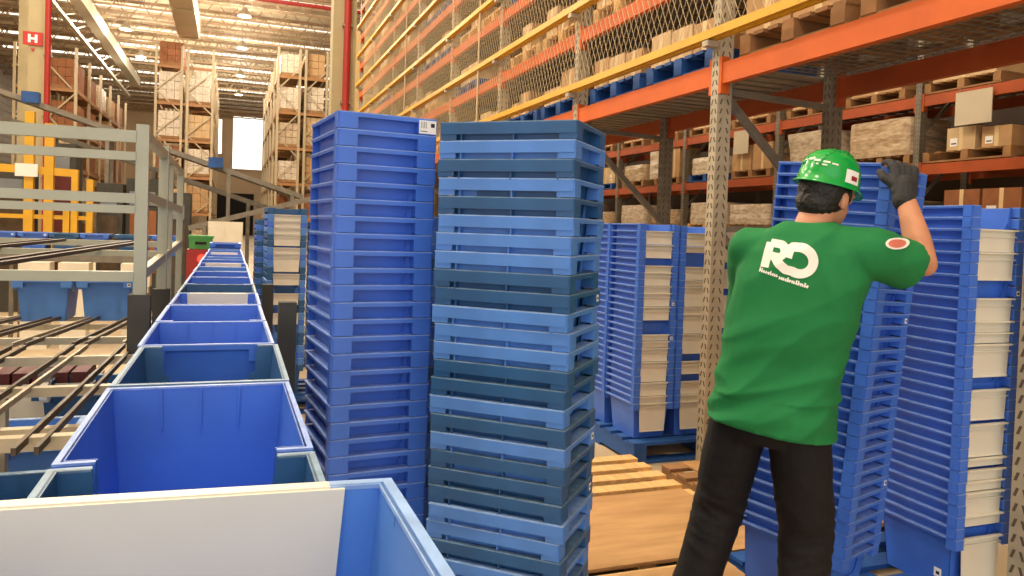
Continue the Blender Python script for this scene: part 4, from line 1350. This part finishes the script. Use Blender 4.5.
# helmet
hh = thing('hard_hat', None, None)
hh.parent = P
def HP(x, y, z):
    return H(x, y, z)
sh_ = MB()
rings = []
n = 40
prof = [(0.128, 0.030, 1), (0.116, 0.036, 1), (0.113, 0.062, 1), (0.107, 0.090, 1), (0.094, 0.117, 1), (0.072, 0.136, 1), (0.042, 0.147, 1), (0.012, 0.150, 1)]
for r, z, _ in prof:
    ring = []
    for k in range(n):
        a = 2 * math.pi * k / n
        rx, ry = r * 0.78, r * 0.96
        y = math.sin(a) * ry
        x = math.cos(a) * rx
        if z <= 0.031:                                            # brim, a longer peak in front
            pk = max(0, math.sin(a)) ** 3
            y += 0.020 * pk
            zz = z - 0.012 * pk
        else:
            zz = z
        ring.append(HP(x, y - 0.008, zz))
    rings.append(ring)
inner = []
for r, z in ((0.104, 0.034), (0.090, 0.085), (0.05, 0.12)):
    inner.append([HP(math.cos(2 * math.pi * k / n) * r * 0.78, math.sin(2 * math.pi * k / n) * r * 0.96 - 0.008, z) for k in range(n)])
brim_under = [HP(math.cos(2 * math.pi * k / n) * 0.1275 * 0.78, math.sin(2 * math.pi * k / n) * 0.1275 * 0.96 - 0.008 + 0.020 * max(0, math.sin(2 * math.pi * k / n)) ** 3,
                 0.026 - 0.012 * max(0, math.sin(2 * math.pi * k / n)) ** 3) for k in range(n)]
sh_.loft(inner[::-1] + [brim_under] + rings)
# ridges over the crown
for u in (-0.030, 0.0, 0.030):
    pts = []
    for k in range(13):
        a = math.pi * (0.12 + 0.76 * k / 12)
        yy = math.cos(a) * 0.104
        zz = 0.036 + math.sin(a) ** 0.85 * 0.112 - abs(u) * 0.12
        pts.append(HP(u, yy - 0.008, zz + 0.002))
    for p, q in zip(pts, pts[1:]):
        sh_.bar(p, q, 0.014, 0.010)
o = sh_.build('shell', M['hat'], hh, smooth=True)
def on_hat(a0, a1, z0, z1, name, m, k=6, off=0.0025, label=None):
    bb = MB()
    def pt(a, z, e):
        # radius of the dome at height z
        for (ra, za, _), (rb_, zb, _) in zip(prof[1:], prof[2:]):
            if za <= z <= zb:
                r = lerp(ra, rb_, (z - za) / (zb - za))
                break
        r += e
        return HP(math.cos(a) * r * 0.78, math.sin(a) * r * 0.96 - 0.008, z + e * 0.3)
    rows = [[pt(lerp(a0, a1, i / k), z, e) for i in range(k + 1)] for z, e in ((z0, off), (z1, off))]
    inn = [[pt(lerp(a0, a1, i / k), z, -0.002) for i in range(k + 1)] for z in (z0, z1)]
    ring = [rows[0] + rows[1][::-1], inn[0] + inn[1][::-1]]
    for i in range(k):
        vs = [rows[0][i], rows[0][i + 1], rows[1][i + 1], rows[1][i], inn[0][i], inn[0][i + 1], inn[1][i + 1], inn[1][i]]
        bb.add(vs, [(0, 1, 2, 3), (7, 6, 5, 4), (0, 4, 5, 1), (3, 2, 6, 7), (0, 3, 7, 4), (1, 5, 6, 2)])
    return bb.build(name, m, hh, label=label)
on_hat(rad(-16), rad(16), 0.046, 0.088, 'sticker', M['paper'], label='white square sticker')
on_hat(rad(-4), rad(10), 0.056, 0.070, 'sticker_print', M['rplast'], 4, 0.0033)
for k, (a0, a1, z0, z1) in enumerate(((-118, -104, 0.094, 0.100), (-100, -88, 0.096, 0.103), (-84, -70, 0.093, 0.100), (-66, -50, 0.092, 0.098), (-132, -120, 0.088, 0.093), (-76, -54, 0.082, 0.087), (-46, -34, 0.090, 0.095))):
    on_hat(rad(a0), rad(a1), z0, z1, 'print_mark', M['hatw'], 3, 0.0024)
# chin band at the back
# ------------------------------------------------------------------ clothes
def fold(c, fx, fz, ang, seed):
    ca, sa = math.cos(ang), math.sin(ang)
    u, v = c.x * ca + c.z * sa, -c.x * sa + c.z * ca
    return 0.45 - 1.6 * abs(noise.noise(Vector((u * fx, v * fz, c.y * 3 + seed))))

t_ = MB()
t_.loft([ell((-0.052, 0.0, 0.892), 0.214, 0.158), ell((-0.052, 0.0, 0.94), 0.212, 0.158), ell((-0.052, 0.0, 1.00), 0.194, 0.148), ell((-0.03, 0, 1.12), 0.192, 0.145),
         ell((-0.008, 0, 1.25), 0.205, 0.150), ell((0.02, 0, 1.38), 0.208, 0.145), ell((0.033, 0, 1.48), 0.200, 0.125), ell((0.04, 0.0, 1.548), 0.130, 0.095), ell((0.042, 0.0, 1.578), 0.076, 0.074)], 0)
limb(t_, [(Vector((0.12, -0.01, 1.475)), 0.090), (shR + Vector((0.01, 0, 0.0)), 0.080), (shR.lerp(elR, 0.30), 0.078)], 18)
t_.tube(shR.lerp(elR, 0.1), shR.lerp(elR, 0.74) + Vector((-0.005, 0, -0.014)), 0.078, 20, 0, 0.084)
limb(t_, [(Vector((-0.06, -0.01, 1.465)), 0.088), (shL + Vector((-0.01, 0, 0.0)), 0.072), (shL.lerp(elL, 0.6), 0.076), (shL.lerp(elL, 0.95), 0.078)], 18)
def shirtfn(c, n):
    k = 0.0
    # folds drawn from the raised right arm down to the left hip, stronger low on the back
    low = max(0.0, min(1.0, (1.30 - c.z) / 0.35))
    k += (0.010 + 0.024 * low) * fold(c, 10, 2.2, rad(126), 1.0)
    k += 0.018 * low * fold(c, 15, 3.0, rad(112), 7.0)
    hi = max(0.0, min(1.0, (c.z - 1.2) / 0.2))
    k += 0.006 * hi * max(0, min(1, (c.x - 0.02) / 0.1)) * fold(c, 15, 4, rad(20), 3.0)
    # slack waist on the right, hem pulled
    if c.z < 1.0:
        n = Vector((n.x, n.y, 0))
        k *= 0.6
    d = c + n * k
    # slanted hem: lower at the right
    if c.z < 0.95:
        w = (0.95 - c.z) / 0.06
        d.z -= w * 0.085 * (c.x + 0.02)
    return d
shirt = remeshed('shirt', t_, 0.0075, 6, M['shirt'], P, shirtfn)
# neckline ribbing
bv = BVHTree.FromPolygons([v.co for v in shirt.data.vertices], [tuple(p.vertices) for p in shirt.data.polygons])

def on_back(x, z, off):
    hit = bv.ray_cast(Vector((x, -1.0, z)), Vector((0, 1, 0)))
    if hit[0] is None:
        return None
    return hit[0] + hit[1] * off if hit[1].y < 0 else hit[0] - hit[1] * off

def stroke(bb, pts, w, off=0.003):
    """ribbon of constant width along a 2-D path on the back, thick enough to sit on the cloth."""
    # resample
    out = []
    for (x0, z0), (x1, z1) in zip(pts, pts[1:]):
        ln = math.hypot(x1 - x0, z1 - z0)
        k = max(1, int(ln / 0.004))
        out += [(lerp(x0, x1, i / k), lerp(z0, z1, i / k)) for i in range(k)]
    out.append(pts[-1])
    rows = []
    nn = 5
    for i, (x, z) in enumerate(out):
        a, c = out[max(0, i - 1)], out[min(len(out) - 1, i + 1)]
        dx, dz = c[0] - a[0], c[1] - a[1]
        l = math.hypot(dx, dz) or 1
        px_, pz_ = -dz / l, dx / l
        r = []
        for j in range(nn):
            t = (j / (nn - 1) - 0.5) * w
            q = on_back(x + px_ * t, z + pz_ * t, off)
            r.append(q)
        rows.append(r)
    for i in range(len(rows) - 1):
        for j in range(nn - 1):
            q = [rows[i][j], rows[i][j + 1], rows[i + 1][j + 1], rows[i + 1][j]]
            if all(v is not None for v in q):
                low = [v + Vector((0, 0.003, 0)) for v in q]
                bb.add(q + low, [(0, 1, 2, 3), (7, 6, 5, 4), (0, 4, 5, 1), (1, 5, 6, 2), (2, 6, 7, 3), (3, 7, 4, 0)])

LX, LZ, LS = -0.068, 1.430, 0.0182        # logo origin (foot of the R) and unit
def lg(pts):
    # unit grid to the back of the shirt; the baseline runs down to the right
    out = []
    for u, v in pts:
        x, z = u * LS, v * LS
        out.append((LX + x + 0.10 * z, LZ + z - 0.20 * x))
    return out
def arc(cx, cy, r, a0, a1, n=16, ry=None):
    ry = ry or r
    return [(cx + r * math.cos(rad(lerp(a0, a1, i / n))), cy + ry * math.sin(rad(lerp(a0, a1, i / n)))) for i in range(n + 1)]
lo_ = MB()
W = 1.55 * LS
stroke(lo_, lg([(0.6, 0.0), (0.6, 4.4)]), W)
stroke(lo_, lg([(0.6, 4.35), (2.0, 4.45)] + arc(2.3, 3.35, 1.15, 80, -95) + [(1.0, 2.25)]), W * 0.9)
stroke(lo_, lg([(1.8, 2.4), (3.0, 1.25), (4.2, 0.55)] + arc(6.2, 2.6, 2.25, -112, 110, 26, 2.2) + [(4.6, 4.6), (4.35, 4.0), (4.2, 2.6)]), W)
stroke(lo_, lg([(3.3, 4.0), (4.6, 4.7)]), W * 0.6)
lo_.build('logo', M['logo'], shirt, label='white RD letters')
# the small line under the letters, unreadable marks in the photograph
sm = MB()
rr = random.Random(5)
for x0, x1, dz in ((-0.1, 3.2, -0.95), (3.5, 8.3, -1.15)):
    x = x0
    while x < x1:
        w_ = rr.uniform(0.16, 0.30)
        hgt = rr.choice([0.5, 0.5, 0.75])
        stroke(sm, lg([(x, dz - 0.05 * x), (x, dz - 0.05 * x + hgt)]), 0.20 * LS, 0.0028)
        stroke(sm, lg([(x, dz - 0.05 * x + rr.choice([0.06, 0.42])), (x + w_, dz - 0.05 * x + 0.25)]), 0.16 * LS, 0.0028)
        x += w_ + 0.14
sm.build('logo_line', M['logo'], shirt, label='thin line of small white print')
# round patch on the right sleeve
def patch():
    c = Vector((0.300, -0.2, 1.518))
    bb = MB()
    hits = []
    for r_ in (0.0, 0.008, 0.016, 0.022):
        hits.append([])
        for k in range(20):
            a = 2 * math.pi * k / 20
            o_ = c + Vector((math.cos(a) * r_ * 1.1, 0, math.sin(a) * r_ * 0.8))
            hit = bv.ray_cast(Vector((o_.x, -1, o_.z)), Vector((0, 1, 0)))
            hits[-1].append(hit[0] + hit[1] * 0.003 if hit[0] is not None else None)
    for (a_, b_), mi in zip(zip(hits, hits[1:]), (1, 1, 0)):
        for k in range(20):
            q = [a_[k], a_[(k + 1) % 20], b_[(k + 1) % 20], b_[k]]
            if all(v is not None for v in q):
                low = [v + Vector((0, 0.003, 0)) for v in q]
                bb.add(q + low, [(0, 1, 2, 3), (7, 6, 5, 4), (0, 4, 5, 1), (1, 5, 6, 2), (2, 6, 7, 3), (3, 7, 4, 0)], mi)
    if bb.v:
        bb.build('sleeve_patch', [M['logo'], mat('pale_red_print', (216, 120, 100), 0.7)], shirt, label='round white sleeve patch')
patch()

tr_ = MB()
tr_.loft([ell((-0.064, 0, 0.845), 0.150, 0.110), ell((-0.064, 0, 0.92), 0.168, 0.128), ell((-0.06, 0, 1.02), 0.160, 0.120)])
limb(tr_, [(Vector((0.038, 0.0, 0.875)), 0.100), (Vector((0.048, 0.02, 0.74)), 0.096), (kneeR, 0.088), (kneeR.lerp(ankR, 0.5), 0.080), (ankR + Vector((0, 0, 0.01)), 0.076)], 20)
limb(tr_, [(Vector((-0.165, 0.0, 0.875)), 0.100), (Vector((-0.198, 0.015, 0.74)), 0.096), (kneeL, 0.086), (kneeL.lerp(ankL, 0.5), 0.078), (ankL + Vector((0, 0, 0.01)), 0.078)], 20)
def trfn(c, n):
    k = 0.004 * fold(c, 10, 7, rad(70), 2.0)
    for kn, s in ((kneeR, 1), (kneeL, -1)):
        d = (c - kn).length
        if d < 0.22:
            k += 0.013 * (1 - d / 0.22) * fold(c, 6, 22, rad(s * 24), 9.0)
    low = max(0, (0.42 - c.z) / 0.3)
    k += 0.012 * low * fold(c, 7, 24, rad(10), 4.0)
    return c + n * k
remeshed('trousers', tr_, 0.0075, 5, M['trou'], P, trfn)
for a, rz_ in ((ankL, 0.15), (ankR, -0.1)):
    s_ = MB()
    q = Matrix.Rotation(rz_, 3, 'Z')
    pts = [(-0.055, 0.040), (-0.01, 0.046), (0.06, 0.050), (0.12, 0.052), (0.165, 0.038)]
    limb(s_, [(a + q @ Vector((0, y, -0.085 + 0.012 + r)), r) for y, r in pts], 14)
    sh2 = remeshed('shoe', s_, 0.006, 3, M['shoe'], P, lambda c, n: Vector((c.x, c.y, max(c.z, G + 0.022))))
    so = MB()
    ring = []
    for k in range(28):
        an = 2 * math.pi * k / 28
        y = math.sin(an) * 0.138
        w_ = 0.050 + 0.010 * math.sin(an) - 0.006 * math.cos(2 * an)
        ring.append(a + q @ Vector((math.cos(an) * w_, y + 0.055, 0)))
    so.loft([[Vector((v.x, v.y, G + 0.001)) for v in ring], [Vector((v.x, v.y, G + 0.024)) for v in ring]])
    so.build('sole', M['sole'], sh2)
